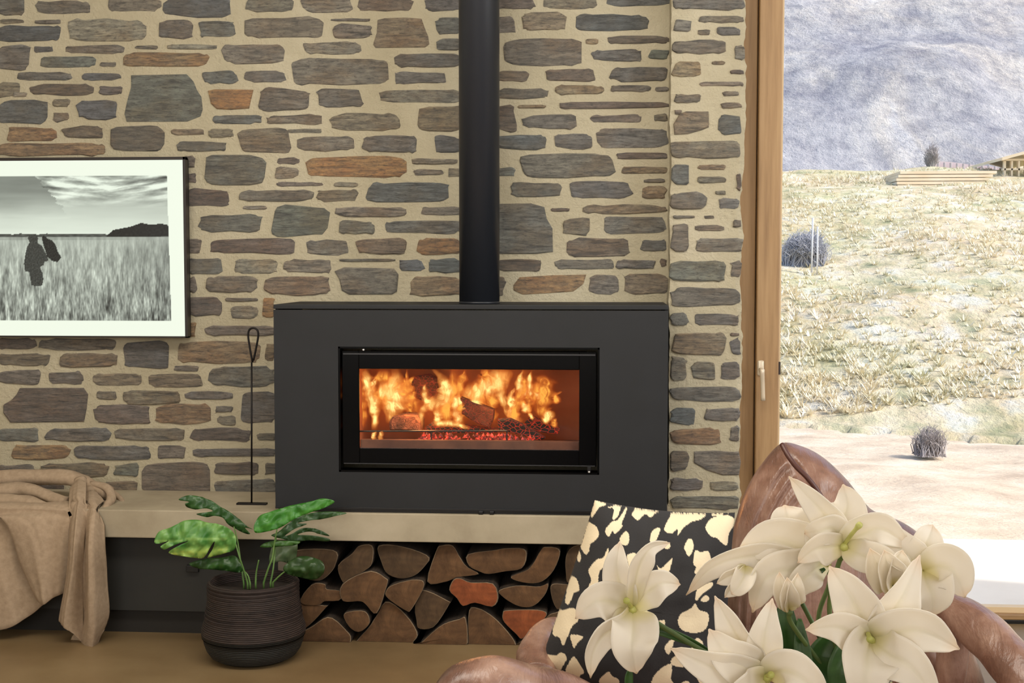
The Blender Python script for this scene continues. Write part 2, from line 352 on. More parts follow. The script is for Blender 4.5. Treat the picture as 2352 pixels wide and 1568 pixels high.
# ---------------------------------------------------------------- floor, ceiling, plain walls
M_FLOOR = pmat('polished_concrete', [(.3, (112, 92, 64)), (.5, (132, 110, 78)), (.7, (148, 126, 92))], 1.6, 8, rough=.38, bscale=14, bstr=.12, bdist=.002, coord='World')
M_PLAST = pmat('plaster', [(.3, (214, 206, 190)), (.7, (224, 217, 202))], 3, rough=.9)
def slab(name, x0, y0, z0, x1, y1, z1, m, b=0):
    q = MB(); q.box(x0, y0, z0, x1, y1, z1, b); return tag(q.obj(name, m), kind='structure')
R = ROOM
slab('floor', R['x0'], R['y0'], -.12, R['x1'], Y_WALL+.25, 0, M_FLOOR)
slab('ceiling', R['x0'], R['y0'], R['z1'], R['x1'], Y_WALL+.25, R['z1']+.12, M_PLAST)
slab('wall_left', R['x0']-.12, R['y0'], 0, R['x0'], Y_WALL+.25, R['z1'], M_PLAST)
slab('wall_right', R['x1'], R['y0'], 0, R['x1']+.12, Y_WALL+.25, R['z1'], M_PLAST)
slab('wall_front', R['x0'], R['y0']-.12, 0, R['x1'], R['y0'], R['z1'], M_PLAST)
# ---------------------------------------------------------------- window
M_OAK = pmat('oiled_larch', [(.3, (146, 114, 78)), (.5, (168, 134, 94)), (.7, (180, 147, 106))], 3.2, 8, (14, 14, .8), rough=.5, bscale=6, bstr=.15, bdist=.001, coord='World')
M_OAKH = pmat('oiled_larch_rail', [(.3, (146, 114, 78)), (.5, (168, 134, 94)), (.7, (180, 147, 106))], 3.2, 8, (.8, 14, 14), rough=.5, bscale=6, bstr=.15, bdist=.001, coord='World')
M_BEAD = pmat('pale_bead', [(0, (226, 200, 160))], rough=.5)
YW = 4.73
wn = bpy.data.objects.new('window_1', None); C.objects.link(wn); wn.location = (W(1750, 700, YW).x, YW, 0); tag(wn, kind='structure')
def zz(py, Y=YW): return W(1760, py, Y).z
def xx(px, Y=YW, py=700): return W(px, py, Y).x
XR = 2.75; ZT = 2.75
def part(name, args, m, b=.002, par=wn, smooth=False):
    q = MB()
    for a in args: q.box(*a, b)
    return q.obj(name, m, par, smooth)
part('window_frame', [(x_pr-.06, YW+.03, 0, xx(1736), YW+.15, ZT+.1), (XR, YW+.03, 0, XR+.12, YW+.15, ZT+.1)], M_OAK, .004)
part('window_head', [(xx(1736), YW+.03, ZT, XR, YW+.15, ZT+.1)], M_OAKH, .004)
part('sash_stile', [(xx(1738), YW-.005, .015, xx(1790), YW+.10, ZT-.01)], M_OAK, .005)
part('sash_stile', [(XR-.11, YW-.005, .015, XR-.01, YW+.10, ZT-.01)], M_OAK, .005)
part('sash_rail', [(xx(1790), YW-.005, .015, XR-.11, YW+.10, zz(1399))], M_OAKH, .005)
part('sash_rail', [(xx(1790), YW-.005, ZT-.10, XR-.11, YW+.10, ZT-.01)], M_OAKH, .005)
part('glazing_bead', [(xx(1790), YW+.015, zz(1399), xx(1795), YW+.05, ZT-.1), (xx(1790), YW+.015, zz(1399), XR-.11, YW+.055, zz(1386))], M_BEAD, .001)
part('sill', [(x_pr-.05, YW+.0, -.02, XR+.1, YW+.2, .014)], pmat('dark_threshold', [(0, (40, 38, 36))], rough=.4, metal=.6), .003)
mg, nt, bs = newmat('window_glass'); nt.nodes.remove(bs)
tr = nt.nodes.new('ShaderNodeBsdfTransparent'); gl = nt.nodes.new('ShaderNodeBsdfGlossy'); gl.inputs['Roughness'].default_value = .02; mx = nt.nodes.new('ShaderNodeMixShader'); mx.inputs[0].default_value = .006
nt.links.new(tr.outputs[0], mx.inputs[1]); nt.links.new(gl.outputs[0], mx.inputs[2]); nt.links.new(mx.outputs[0], nt.nodes['Material Output'].inputs[0]); M_GLASS = mg
part('pane', [(xx(1793), YW+.040, zz(1392), XR-.11, YW+.046, ZT-.1)], M_GLASS, 0)
# wall above / beside the window, out of the frame
slab('wall_window_side', XR+.12, Y_WALL+.0, 0, R['x1'], Y_WALL+.25, R['z1'], M_PLAST)
slab('wall_window_head', x_pr, Y_WALL, ZT+.1, XR+.12, Y_WALL+.25, R['z1'], M_PLAST)
# handle
M_SAT = pmat('satin_metal', [(0, (222, 208, 186))], rough=.34, metal=.35)
hc = W(1747, 838, YW-.005)
q = MB(); q.box(hc.x-.0115, YW-.016, zz(862), hc.x+.0115, YW-.004, zz(827), .006)
hr = q.obj('handle', M_SAT, wn, True)
q = MB(); q.tube([(hc.x, YW-.014, zz(848)), (hc.x, YW-.050, zz(849))], .0085, 16)
q.tube(bez([(hc.x, YW-.045, zz(847)), (hc.x+.0005, YW-.050, zz(853)), (hc.x+.003, YW-.046, zz(880)), (hc.x+.0055, YW-.044, zz(917))], 14), [.0085, .0095, .0098, .0095, .009, .0085, .0082, .008, .0078, .0078, .0078, .0078, .0078, .0078, .0078], 14)
q.obj('lever', M_SAT, hr, True)
q = MB(); q.box(xx(1790.5), YW+.004, zz(860), xx(1795), YW+.03, zz(831), .001); q.obj('latch', pmat('dark_latch', [(0, (50, 40, 38))], rough=.5), wn)
# ---------------------------------------------------------------- hearth bench
M_CONC = pmat('hearth_concrete', [(.3, (156, 143, 120)), (.5, (174, 162, 138)), (.7, (188, 176, 152))], 4, 8, (1, 1, 1), rough=.75, bscale=40, bstr=.2, bdist=.002, coord='World')
M_DARKP = pmat('dark_panel', [(.3, (38, 38, 36)), (.7, (45, 45, 42))], 3, rough=.6, bscale=30, bstr=.1)
M_PLINTH = pmat('plinth', [(0, (36, 33, 29))], rough=.7)
M_NICHE = pmat('niche_lining', [(0, (34, 30, 27))], rough=.9)
hb = thing('hearth_bench', (-1.6, Y_FRONT+.2, 0), 'long pale concrete hearth bench running below the stone wall', 'bench')
XL = R['x0']+.0; XB = x_pl-.002
zb = W(900, 1244, Y_FRONT).z
q = MB(); q.box(XL, Y_FRONT, zb, XB, Y_WALL-.012, Z_H, .004); q.obj('slab', M_CONC, hb)
xn0 = W(664, 1400, Y_FRONT).x; xdiv = W(600, 1300, Y_FRONT).x
ZP = WZ(300, 1425, 0).y
q = MB(); q.box(XL, Y_FRONT+.07, .085, xn0-.05, Y_WALL-.012, zb); q.obj('front_panel', M_DARKP, hb)
q = MB(); q.box(XL, Y_FRONT+.10, 0, xn0-.05, Y_WALL-.012, .085); q.obj('plinth', M_PLINTH, hb)
q = MB(); q.box(xn0-.05, Y_FRONT+.05, 0, xn0-.01, Y_WALL-.012, zb, .002); q.obj('divider', pmat('divider_board', [(0, (108, 98, 82))], rough=.7), hb)
q = MB(); q.box(xn0-.01, Y_WALL-.05, 0, XB, Y_WALL-.02, zb); q.box(XB-.02, Y_FRONT+.02, 0, XB, Y_WALL-.02, zb); q.obj('niche_lining', M_NICHE, hb)
a = W(430, 1296, Y_FRONT+.07); b2 = W(458, 1312, Y_FRONT+.07)
q = MB(); q.box(a.x, Y_FRONT+.055, b2.z, b2.x, Y_FRONT+.07, a.z, .002); q.obj('pull', pmat('black_pull', [(0, (18, 18, 18))], rough=.4), hb)
# ---------------------------------------------------------------- firewood
def cut_mat(name, c0, c1):
    m, nt, bs = newmat(name)
    t, mp = tex(nt, 'Noise', 9, 8, .7, 'Object', (1, 1, 1), 1.2); r = ramp(nt, [(.3, c0), (.52, tuple((x+y)/2 for x, y in zip(c0, c1))), (.72, c1)])
    nt.links.new(t.outputs['Fac'], r.inputs[0]); w, _ = tex(nt, 'Wave', 14, coord='Object', mscale=(1, .1, 1)); w.wave_type = 'RINGS'; w.inputs['Distortion'].default_value = 6; w.inputs['Detail'].default_value = 3
    mxx = nt.nodes.new('ShaderNodeMix'); mxx.data_type = 'RGBA'; mxx.blend_type = 'MULTIPLY'; mxx.inputs[0].default_value = .12
    nt.links.new(r.outputs[0], mxx.inputs[6]); nt.links.new(w.outputs['Color'], mxx.inputs[7]); nt.links.new(mxx.outputs[2], bs.inputs['Base Color'])
    bs.inputs['Roughness'].default_value = .9; bump(nt, bs, t.outputs['Fac'], .5, .006); return m
M_CUT = [cut_mat('cut_wood', (72, 50, 30), (124, 90, 58)), cut_mat('cut_wood_brown', (62, 46, 30), (100, 77, 52)), cut_mat('cut_wood_red', (110, 56, 28), (168, 92, 50))]
M_BARK = pmat('bark', [(.3, (34, 26, 20)), (.7, (70, 56, 42))], 12, 8, (3, .4, 3), rough=.95, bscale=25, bstr=.8, bdist=.01, bms=(3, .5, 3))
M_RIM = pmat('bark_edge', [(.3, (104, 86, 66)), (.7, (150, 130, 104))], 20, rough=.95)
def z4(P): return [(600+u/4.26, 1200+v/4.26) for u, v in P]
def z5(P): return [(950+u/4.26, 1200+v/4.26) for u, v in P]
LOGS = [
 (z4([(330,270),(720,270),(725,420),(650,520),(560,570),(430,540),(330,400)]), 1, 'half-round split log showing just behind the monstera leaves, top row'),
 (z4([(750,420),(880,310),(960,225),(1090,225),(1085,400),(1000,480),(830,590),(780,560)]), 1, 'slanting dark split log second from the left in the top row'),
 (z4([(1145,225),(1380,232),(1640,330),(1590,440),(1500,520),(1370,550),(1230,500),(1170,380)]), 1, 'broad half-round log with its curved side down, third in the top row'),
 (z4([(390,730),(500,600),(620,600),(640,650),(780,670),(770,760),(620,770),(560,808),(400,800)]), 0, 'small blunt log touching the basket in the middle row'),
 (z4([(790,600),(1060,470),(1220,540),(1235,600),(1130,890),(1020,800),(960,770),(790,765)]), 0, 'wedge-shaped pale brown log pointing down, left part of the middle row'),
 (z4([(1215,680),(1280,610),(1500,555),(1600,605),(1470,850),(1410,860),(1240,745)]), 0, 'small rounded wedge log under the broad half-round one'),
 (z4([(330,815),(620,810),(630,835),(450,1020),(330,1050)]), 0, 'thin triangular log half hidden behind the basket at mid height'),
 (z4([(340,1120),(500,1010),(670,920),(850,1070),(880,1150),(840,1265),(700,1275),(450,1240)]), 0, 'rounded triangular log beside the basket in the bottom row'),
 (z4([(810,890),(1010,865),(1060,980),(960,1070),(860,1020)]), 0, 'smallest four-sided log, wedged above the bottom row near the basket'),
 (z4([(1130,900),(1225,765),(1400,880),(1530,1070),(1500,1160),(1420,1240),(1250,1268),(930,1200),(1060,1010)]), 0, 'largest log of the stack with a pale knot, second in the bottom row'),
 (z5([(10,850),(30,730),(100,655),(340,765),(350,800),(200,1020),(50,1038),(25,950)]), 1, 'dull grey-brown log standing above the flat wedge of the bottom row'),
 (z5([(20,1230),(260,1010),(440,945),(515,942),(515,1250),(300,1268),(30,1262)]), 0, 'low wedge log with a long sloping top, third in the bottom row'),
 (z5([(130,580),(220,270),(270,222),(380,222),(450,330),(520,430),(640,505),(440,535),(300,585)]), 0, 'tall triangular split log peaking under the slab, middle of the top row'),
 (z5([(525,310),(780,270),(900,250),(1080,255),(1110,330),(1060,450),(900,478),(730,505),(640,480),(540,425)]), 0, 'wide flat-topped log with a crack across it in the top row'),
 (z5([(950,530),(1100,470),(1170,400),(1250,260),(1300,235),(1420,250),(1430,330),(1370,470),(1270,570),(1150,598),(1000,570)]), 0, 'curved banana-shaped log near the right end of the top row'),
 (z5([(1490,330),(1560,235),(1700,235),(1700,560),(1520,595),(1490,500)]), 1, 'rightmost visible log of the top row, cut off by the patterned cushion'),
 (z5([(345,660),(390,555),(460,545),(560,585),(780,595),(830,740),(770,825),(600,785),(480,818),(420,740)]), 2, 'orange-red blocky log in the centre of the stack'),
 (z5([(835,660),(1020,615),(1230,625),(1320,595),(1290,700),(1200,800),(1100,832),(980,800),(860,720)]), 0, 'half-moon log with its flat side up, right of the orange-red block'),
 (z5([(1340,620),(1480,602),(1600,640),(1560,800),(1400,845)]), 1, 'small log end beside the cushion in the middle row'),
 (z5([(540,855),(640,835),(780,920),(900,1040),(1000,1180),(980,1285),(700,1285),(540,1282),(532,1150)]), 0, 'quarter-round log with an upright left side in the bottom row'),
 (z5([(870,890),(920,855),(1250,855),(1300,920),(1150,1050),(1060,1140),(1000,1090),(880,970)]), 2, 'reddish log with a flat top above the armchair arm'),
 (z5([(1010,1200),(1070,1140),(1290,930),(1380,880),(1560,870),(1560,1280),(1010,1283)]), 1, 'bottom-row log almost hidden behind the armchair')]
for P, k, lab in LOGS:
    Y0 = Y_FRONT+.025+rnd.uniform(-.006, .02); cp = closed(P, 30); n = len(cp)
    cx = sum(p.x for p in cp)/n; cy = sum(p.y for p in cp)/n; v = []; f = []; fm = []
    L = rnd.uniform(.26, .30)
    for (s, dy) in ((.955, -.000), (.985, .002), (1.0, .006), (.99, L)):
        for i, p in enumerate(cp):
            j = 1+.012*nz(p.x*.1, p.y*.1, s*9+dy*20)
            w = W(cx+(p.x-cx)*s*j, cy+(p.y-cy)*s*j, Y0); w.y += dy
            if dy > .1: w += Vector((rnd.uniform(-.002, .002), 0, rnd.uniform(-.002, .002)))
            v.append(w)
    c0 = W(cx, cy, Y0); c0.y -= .003; v.append(c0); v.append(c0+Vector((0, L, 0)))
    for i in range(n): j = (i+1) % n; f.append((4*n, i, j)); fm.append(0)
    for r in range(3):
        for i in range(n): j = (i+1) % n; f.append((r*n+i, (r+1)*n+i, (r+1)*n+j, r*n+j)); fm.append(2 if r == 0 else 1)
    for i in range(n): j = (i+1) % n; f.append((4*n+1, 3*n+j, 3*n+i)); fm.append(1)
    minz = min(q.z for q in v)
    if minz < .001: v = [Vector((q.x, q.y, max(q.z, .001))) for q in v]
    o = mesh('firewood_log', v, f, None, None, mats=[M_CUT[k], M_BARK, M_RIM], fmat=fm)
    tag(o, lab, 'log', 'split logs stacked under the hearth')
# ---------------------------------------------------------------- fireplace
YS = Y_FRONT+.012
M_BLK = pmat('matt_black_steel', [(.3, (24, 26, 29)), (.7, (29, 31, 35))], 8, rough=.6, bscale=120, bstr=.05, bdist=.001)
M_BLKG = pmat('gloss_black', [(0, (6, 6, 7))], rough=.22, spec=.12)
M_BLKE = pmat('black_edge', [(0, (22, 22, 24))], rough=.3)
fp = thing('fireplace', (W(1080, 1187, YS).x, YS+.2, Z_H), 'wide matt black steel wood-burning fireplace standing on the concrete hearth', 'fireplace')
def wx(px, Y=YS, py=900): return W(px, py, Y).x
def wz(py, Y=YS, px=1080): return W(px, py, Y).z
xl, xr = wx(630), min(wx(1534), x_pl-.004); zt = wz(700); zl = wz(711); zb0 = Z_H+.012
ox0, ox1, oz0, oz1 = wx(777), wx(1377), wz(1087), wz(797)
q = MB(); Yb = YS+.004
for a in ((xl, ox0, zb0, zl-.002), (ox1, xr, zb0, zl-.002)): q.box(a[0], YS, a[2], a[1], YS+.025, a[3])
q.box(ox0, YS, oz1, ox1, YS+.025, zl-.002); q.box(ox0, YS, zb0, ox1, YS+.025, oz0)
q.obj('fascia', M_BLK, fp)
q = MB(); q.box(xl, YS, zl+.001, xr, Y_WALL-.012, zt, .002); q.obj('top_panel', M_BLK, fp)
q = MB(); q.box(xl, YS+.025, zb0, xl+.01, Y_WALL-.012, zl+.001); q.obj('side_panel', M_BLK, fp)
q = MB(); q.box(xr-.01, YS+.025, zb0, xr, Y_WALL-.012, zl+.001); q.obj('side_panel', M_BLK, fp)
q = MB(); q.box(xl+.01, YS+.004, Z_H+.001, xr-.01, Y_WALL-.02, zb0); q.obj('base_plate', M_BLKE, fp)
q = MB(); q.box(xl, YS-.004, zb0-.002, xr, YS+.03, zb0+.006, .001); q.obj('bottom_lip', M_BLKE, fp)
# recess round the door
q = MB(); t = .006
q.box(ox0, YS+.003, oz0, ox0+t, YS+.06, oz1); q.box(ox1-t, YS+.003, oz0, ox1, YS+.06, oz1); q.box(ox0, YS+.003, oz0, ox1, YS+.06, oz0+t); q.box(ox0, YS+.003, oz1-t, ox1, YS+.06, oz1)
q.obj('door_surround', M_BLKG, fp)
# door
dx0, dx1, dz0, dz1 = wx(784), wx(1370), wz(1070), wz(808); gx0, gx1, gz0, gz1 = wx(823), wx(1330), wz(1033), wz(849)
q = MB(); D = YS+.014
q.box(dx0, D, dz0, gx0, D+.012, dz1, .002); q.box(gx1, D, dz0, dx1, D+.012, dz1, .002); q.box(gx0, D, gz1, gx1, D+.012, dz1, .002); q.box(gx0, D, dz0, gx1, D+.012, gz0, .002)
door = q.obj('door', M_BLKG, fp)
q = MB(); q.box(dx0+.004, D-.004, dz1-.012, dx1-.004, D+.002, dz1-.007, .001); q.box(dx0+.004, D-.004, dz0+.001, dx1-.004, D+.002, dz0+.004, .001); q.obj('door_trim', pmat('trim_grey', [(0, (60, 60, 62))], rough=.4, metal=.4), door)
q = MB(); q.box(gx0-.004, D+.004, gz0-.004, gx1+.004, D+.008, gz1+.004)
gm, nt, bs = newmat('fire_glass'); nt.nodes.remove(bs); tr = nt.nodes.new('ShaderNodeBsdfTransparent'); gl = nt.nodes.new('ShaderNodeBsdfGlossy'); gl.inputs['Roughness'].default_value = .05; mx = nt.nodes.new('ShaderNodeMixShader'); mx.inputs[0].default_value = .03
nt.links.new(tr.outputs[0], mx.inputs[1]); nt.links.new(gl.outputs[0], mx.inputs[2]); nt.links.new(mx.outputs[0], nt.nodes['Material Output'].inputs[0])
q.obj('glass', gm, door)
M_PIN = pmat('bright_pin', [(0, (240, 240, 240))], rough=.2, metal=.3)
for (px, py) in ((835, 803), (1353, 1083)):
    c = W(px, py, YS+.004); q = MB(); q.tube([c+Vector((0, -.006, 0)), c+Vector((0, .01, 0))], .003, 10); q.obj('door_pin', M_PIN, fp, True)
q = MB(); c = W(1353, 1077, YS+.004); q.box(c.x-.006, YS-.001, c.z-.012, c.x+.006, YS+.02, c.z+.01, .002); q.obj('door_catch', M_BLKE, fp)
for px in (1105, 1130):
    c = W(px, 1184, YS); q = MB(); q.box(c.x-.008, YS-.012, Z_H+.001, c.x+.008, YS+.01, Z_H+.013, .003); q.obj('air_control', M_BLKE, fp)
# firebox
M_FB = pmat('firebrick', [(.3, (150, 84, 50)), (.7, (190, 112, 68))], 5, 8, rough=.85, bscale=30, bstr=.3)
fx0, fx1, fz0, fz1 = gx0-.02, gx1+.02, gz0-.01, gz1+.03; FY0 = D+.014; FY1 = Y_WALL-.03
q = MB(); q.box(fx0-.01, FY0, fz0, fx0, FY1, fz1); q.box(fx1, FY0, fz0, fx1+.01, FY1, fz1); q.box(fx0, FY1-.01, fz0, fx1, FY1, fz1); q.obj('firebrick_lining', M_FB, fp)
q = MB(); q.box(fx0, FY0, fz1-.004, fx1, FY1, fz1+.01); q.obj('baffle', pmat('baffle', [(0, (48, 26, 20))], rough=.9), fp)
q = MB(); q.box(fx0, FY0, fz0-.01, fx1, FY1, fz0); q.box(gx0, FY0+.004, fz0, gx1, FY0+.03, wz(1012, FY0)-.0, .002); q.obj('ash_tray', pmat('ash_tray', [(.3, (76, 44, 32)), (.7, (120, 76, 56))], 12, rough=.8), fp)
def fw(u, v, Y): return W(800+u/4.2, 830+v/4.2, Y)
YF = 4.46
q = MB(); q.tube([fw(95, 672, FY0+.02), fw(1530, 668, FY0+.02)], .0028, 8)
for u in (100, 800, 1530): q.tube([fw(u, 670, FY0+.02), fw(u, 800, FY0+.02)], .0026, 8)
q.obj('log_retainer', M_BLKE, fp)
# fuel
def char_mat(name, base, glow, gs, cell):
    m, nt, bs = newmat(name); vo, _ = tex(nt, 'Voronoi', cell, coord='Object', mscale=(1, 1, 1.6)); vo.feature = 'DISTANCE_TO_EDGE'
    r = ramp(nt, [(0, (255, 255, 255)), (.09, (0, 0, 0))]); nt.links.new(vo.outputs['Distance'], r.inputs[0])
    t, _ = tex(nt, 'Noise', 30, 5); rb = ramp(nt, [(.35, tuple(x*.5 for x in base)), (.7, base)]); nt.links.new(t.outputs['Fac'], rb.inputs[0]); nt.links.new(rb.outputs[0], bs.inputs['Base Color'])
    bs.inputs['Emission Color'].default_value = rgba(glow); mu = nt.nodes.new('ShaderNodeMath'); mu.operation = 'MULTIPLY'; mu.inputs[1].default_value = gs
    nt.links.new(r.outputs[0], mu.inputs[0]); nt.links.new(mu.outputs[0], bs.inputs['Emission Strength']); bs.inputs['Roughness'].default_value = .95
    iv = nt.nodes.new('ShaderNodeMath'); iv.operation = 'SUBTRACT'; iv.inputs[0].default_value = 1; nt.links.new(r.outputs[0], iv.inputs[1]); bump(nt, bs, iv.outputs[0], .8, .004); return m
M_CH1 = char_mat('charred_log', (92, 48, 32), (190, 60, 40), .5, 70); M_CH2 = char_mat('charcoal', (38, 26, 22), (255, 60, 30), .5, 55); M_CH3 = char_mat('ashy_log', (150, 92, 66), (90, 30, 18), .1, 75)
def block(name, P, Y, depth, m, lab, cat='log', tilt=0.):
    pts = [fw(u, v, Y) for u, v in P]; n = len(pts); cc = sum(pts, Vector())/n; V = []; Fc = []
    for s, dy in ((.86, -.006), (1, 0), (1, depth), (.9, depth+.005)):
        for p in pts:
            w = cc+(p-cc)*s; w.y += dy; w.z += tilt*dy; V.append(w)
    for r in range(3):
        for i in range(n): j = (i+1) % n; Fc.append((r*n+i, (r+1)*n+i, (r+1)*n+j, r*n+j))
    Fc.append(tuple(range(n))[::-1][::-1]); Fc.append(tuple(3*n+i for i in range(n))[::-1])
    return tag(mesh(name, V, Fc, m), lab, cat, 'burning wood in the fireplace')
block('burning_log', [(1080, 350), (1240, 410), (1400, 470), (1395, 560), (1360, 645), (1230, 590), (1095, 505)], 4.44, .06, M_CH1, 'charred log with glowing cracks leaning at the centre of the fire')
block('burning_log', [(400, 660), (395, 580), (430, 530), (540, 515), (660, 525), (695, 580), (695, 668)], 4.42, .10, M_CH3, 'ashy brown log end at the left of the ember bed')
block('burning_log', [(600, 200), (640, 150), (760, 130), (890, 200), (895, 340), (760, 395), (640, 350), (590, 280)], 4.55, .07, M_CH1, 'dark log high at the back of the fire')
block('burning_log', [(1440, 560), (1560, 555), (1660, 600), (1900, 740), (1850, 760), (1640, 700), (1450, 660)], 4.40, .04, M_CH2, 'black charcoal log lying at the right of the embers')
block('burning_log', [(1700, 590), (1760, 530), (1900, 590), (2035, 665), (2020, 700), (1850, 680), (1720, 650)], 4.47, .05, M_CH2, 'jagged black charcoal piece furthest right in the fire')
block('burning_log', [(740, 640), (800, 590), (1000, 610), (1230, 640), (1440, 660), (1430, 690), (760, 690)], 4.46, .06, M_CH2, 'flat charcoal log lying along the back of the ember bed')
me_, nt, bs = newmat('ember'); t, _ = tex(nt, 'Voronoi', 60, coord='Object'); r = ramp(nt, [(0, (255, 150, 110)), (.25, (226, 60, 40)), (.6, (80, 14, 10))]); nt.links.new(t.outputs['Distance'], r.inputs[0]); nt.links.new(r.outputs[0], bs.inputs['Emission Color']); bs.inputs['Emission Strength'].default_value = 1.6; bs.inputs['Base Color'].default_value = (.05, .01, .01, 1)
eb = MB(); er = random.Random(3)
for i in range(150):
    u = er.uniform(680, 1830); v = er.uniform(700, 765) if u < 1530 else er.uniform(720, 765); p = fw(u, v, 4.37+er.uniform(0, .06)); s = er.uniform(.006, .011)
    a = er.uniform(0, 6.28); eb.add([p+Vector((math.cos(a+k*2.09)*s, math.sin(a+k*2.09)*s, -s*.5)) for k in range(3)]+[p+Vector((0, 0, s*.9)), p+Vector((0, -s*.9, 0))], [(0, 1, 3), (1, 2, 3), (2, 0, 3), (0, 1, 4), (1, 2, 4), (0, 4, 2)])
eo = eb.obj('embers', me_); tag(eo, 'bed of glowing red embers behind the grate bar', 'embers', kind='stuff')
# flames: soft-edged sheets of burning gas
fire = thing('flames', (wx(1040), YF, wz(1010)), 'yellow and orange flames filling the firebox behind the glass', 'fire')
def flame_mat(name, hot, cool, st):
    m, nt, bs = newmat(name); nt.nodes.remove(bs)
    a = nt.nodes.new('ShaderNodeVertexColor'); a.layer_name = 'col'; sp = nt.nodes.new('ShaderNodeSeparateColor'); nt.links.new(a.outputs[0], sp.inputs[0])
    t, _ = tex(nt, 'Noise', 26, 5, .6, 'World', (1, 1, .33), 1.6)
    r1 = ramp(nt, [(.30, (0, 0, 0)), (.62, (255, 255, 255))]); nt.links.new(t.outputs['Fac'], r1.inputs[0])
    mu = nt.nodes.new('ShaderNodeMath'); mu.operation = 'MULTIPLY'; nt.links.new(sp.outputs[0], mu.inputs[0])
    ad = nt.nodes.new('ShaderNodeMath'); ad.operation = 'MULTIPLY_ADD'; nt.links.new(r1.outputs[0], ad.inputs[0]); ad.inputs[1].default_value = .75; ad.inputs[2].default_value = .3; nt.links.new(ad.outputs[0], mu.inputs[1])
    cr = ramp(nt, [(.0, cool), (.45, tuple((x+y)/2 for x, y in zip(hot, cool))), (.85, hot)]); nt.links.new(mu.outputs[0], cr.inputs[0])
    em = nt.nodes.new('ShaderNodeEmission'); em.inputs['Strength'].default_value = st; nt.links.new(cr.outputs[0], em.inputs[0])
    tr = nt.nodes.new('ShaderNodeBsdfTransparent'); mx = nt.nodes.new('ShaderNodeMixShader'); cl = nt.nodes.new('ShaderNodeMath'); cl.operation = 'MULTIPLY'; cl.use_clamp = True; cl.inputs[1].default_value = 1.35; nt.links.new(mu.outputs[0], cl.inputs[0])
    nt.links.new(cl.outputs[0], mx.inputs[0]); nt.links.new(tr.outputs[0], mx.inputs[1]); nt.links.new(em.outputs[0], mx.inputs[2]); nt.links.new(mx.outputs[0], nt.nodes['Material Output'].inputs[0]); return m
FL_H = flame_mat('flame_bright', (255, 228, 140), (240, 110, 28), 1.35); FL_O = flame_mat('flame_orange', (255, 176, 72), (206, 78, 24), 1.15)
FLM = [
 ([(255,662),(262,520),(240,350),(190,200),(150,115)], [40,60,80,80,40], 0, 4.43), ([(130,655),(150,420),(130,250),(120,112)], [40,60,50,30], 1, 4.50),
 ([(385,600),(420,470),(450,360),(450,250),(460,112)], [30,120,190,150,70], 0, 4.45), ([(280,330),(380,300),(470,330)], [60,140,80], 0, 4.48), ([(300,480),(340,330),(330,200),(330,112)], [60,170,160,120], 1, 4.56),
 ([(705,668),(705,540),(730,450),(850,395),(940,340),(950,240),(900,170),(820,125)], [40,50,60,85,120,120,70,30], 0, 4.45),
 ([(560,500),(620,440),(560,300),(570,150)], [60,130,110,60], 1, 4.54), ([(860,600),(868,500),(880,430)], [60,70,40], 0, 4.47), ([(960,600),(960,460),(1010,300),(1010,112)], [60,120,90,60], 1, 4.56),
 ([(1090,620),(1045,500),(1040,390),(1080,310)], [90,80,80,40], 0, 4.47), ([(1090,330),(1220,300),(1350,240),(1440,170),(1440,112)], [60,130,140,170,130], 0, 4.50),
 ([(1550,575),(1520,440),(1480,330),(1450,200),(1540,112)], [24,50,80,110,100], 0, 4.46), ([(1640,605),(1590,500),(1640,360),(1700,230),(1720,115)], [60,90,80,80,60], 1, 4.48),
 ([(1420,600),(1380,440),(1420,300)], [40,90,120], 1, 4.52), ([(1650,610),(1580,520),(1570,420)], [80,80,50], 0, 4.50), ([(1890,600),(1930,520),(1920,460)], [60,90,20], 0, 4.45), ([(1990,640),(1990,580),(2010,540)], [40,50,10], 1, 4.44), ([(1790,560),(1760,520),(1740,480)], [40,30,10], 0, 4.44),
 ([(1900,560),(1860,400),(1900,250),(1950,150)], [60,150,170,100], 1, 4.60), ([(1000,560),(1200,380),(1300,250)], [120,200,160], 1, 4.62), ([(800,600),(1000,600),(1180,640)], [40,50,20], 0, 4.44), ([(250,760),(240,700),(235,680)], [40,40,30], 0, 4.36), ([(310,760),(310,700),(300,680)], [40,40,20], 0, 4.36), ([(620,420),(480,250),(380,150)], [110,190,90], 1, 4.60), ([(1250,220),(1330,160),(1300,112)], [80,110,60], 1, 4.58)]
fr = random.Random(21)
for i in range(24):  # thin licks between the large flames
    u0 = fr.choice([fr.uniform(120, 620), fr.uniform(780, 1150), fr.uniform(1180, 1750), fr.uniform(1500, 2000)]); lo = 600 if u0 > 620 else 520; v0 = fr.uniform(lo-260, lo); H_ = fr.uniform(120, 330); dr = fr.uniform(-60, 90)
    if u0 > 1750: H_ *= .6
    FLM.append(([(u0, v0), (u0+dr*.2+fr.uniform(-18, 18), v0-H_*.35), (u0+dr*.6+fr.uniform(-30, 30), v0-H_*.7), (u0+dr, max(108, v0-H_))], [fr.uniform(20, 50), fr.uniform(50, 90), fr.uniform(30, 60), 8], 1 if fr.random() < .6 else 0, fr.uniform(4.42, 4.6)))
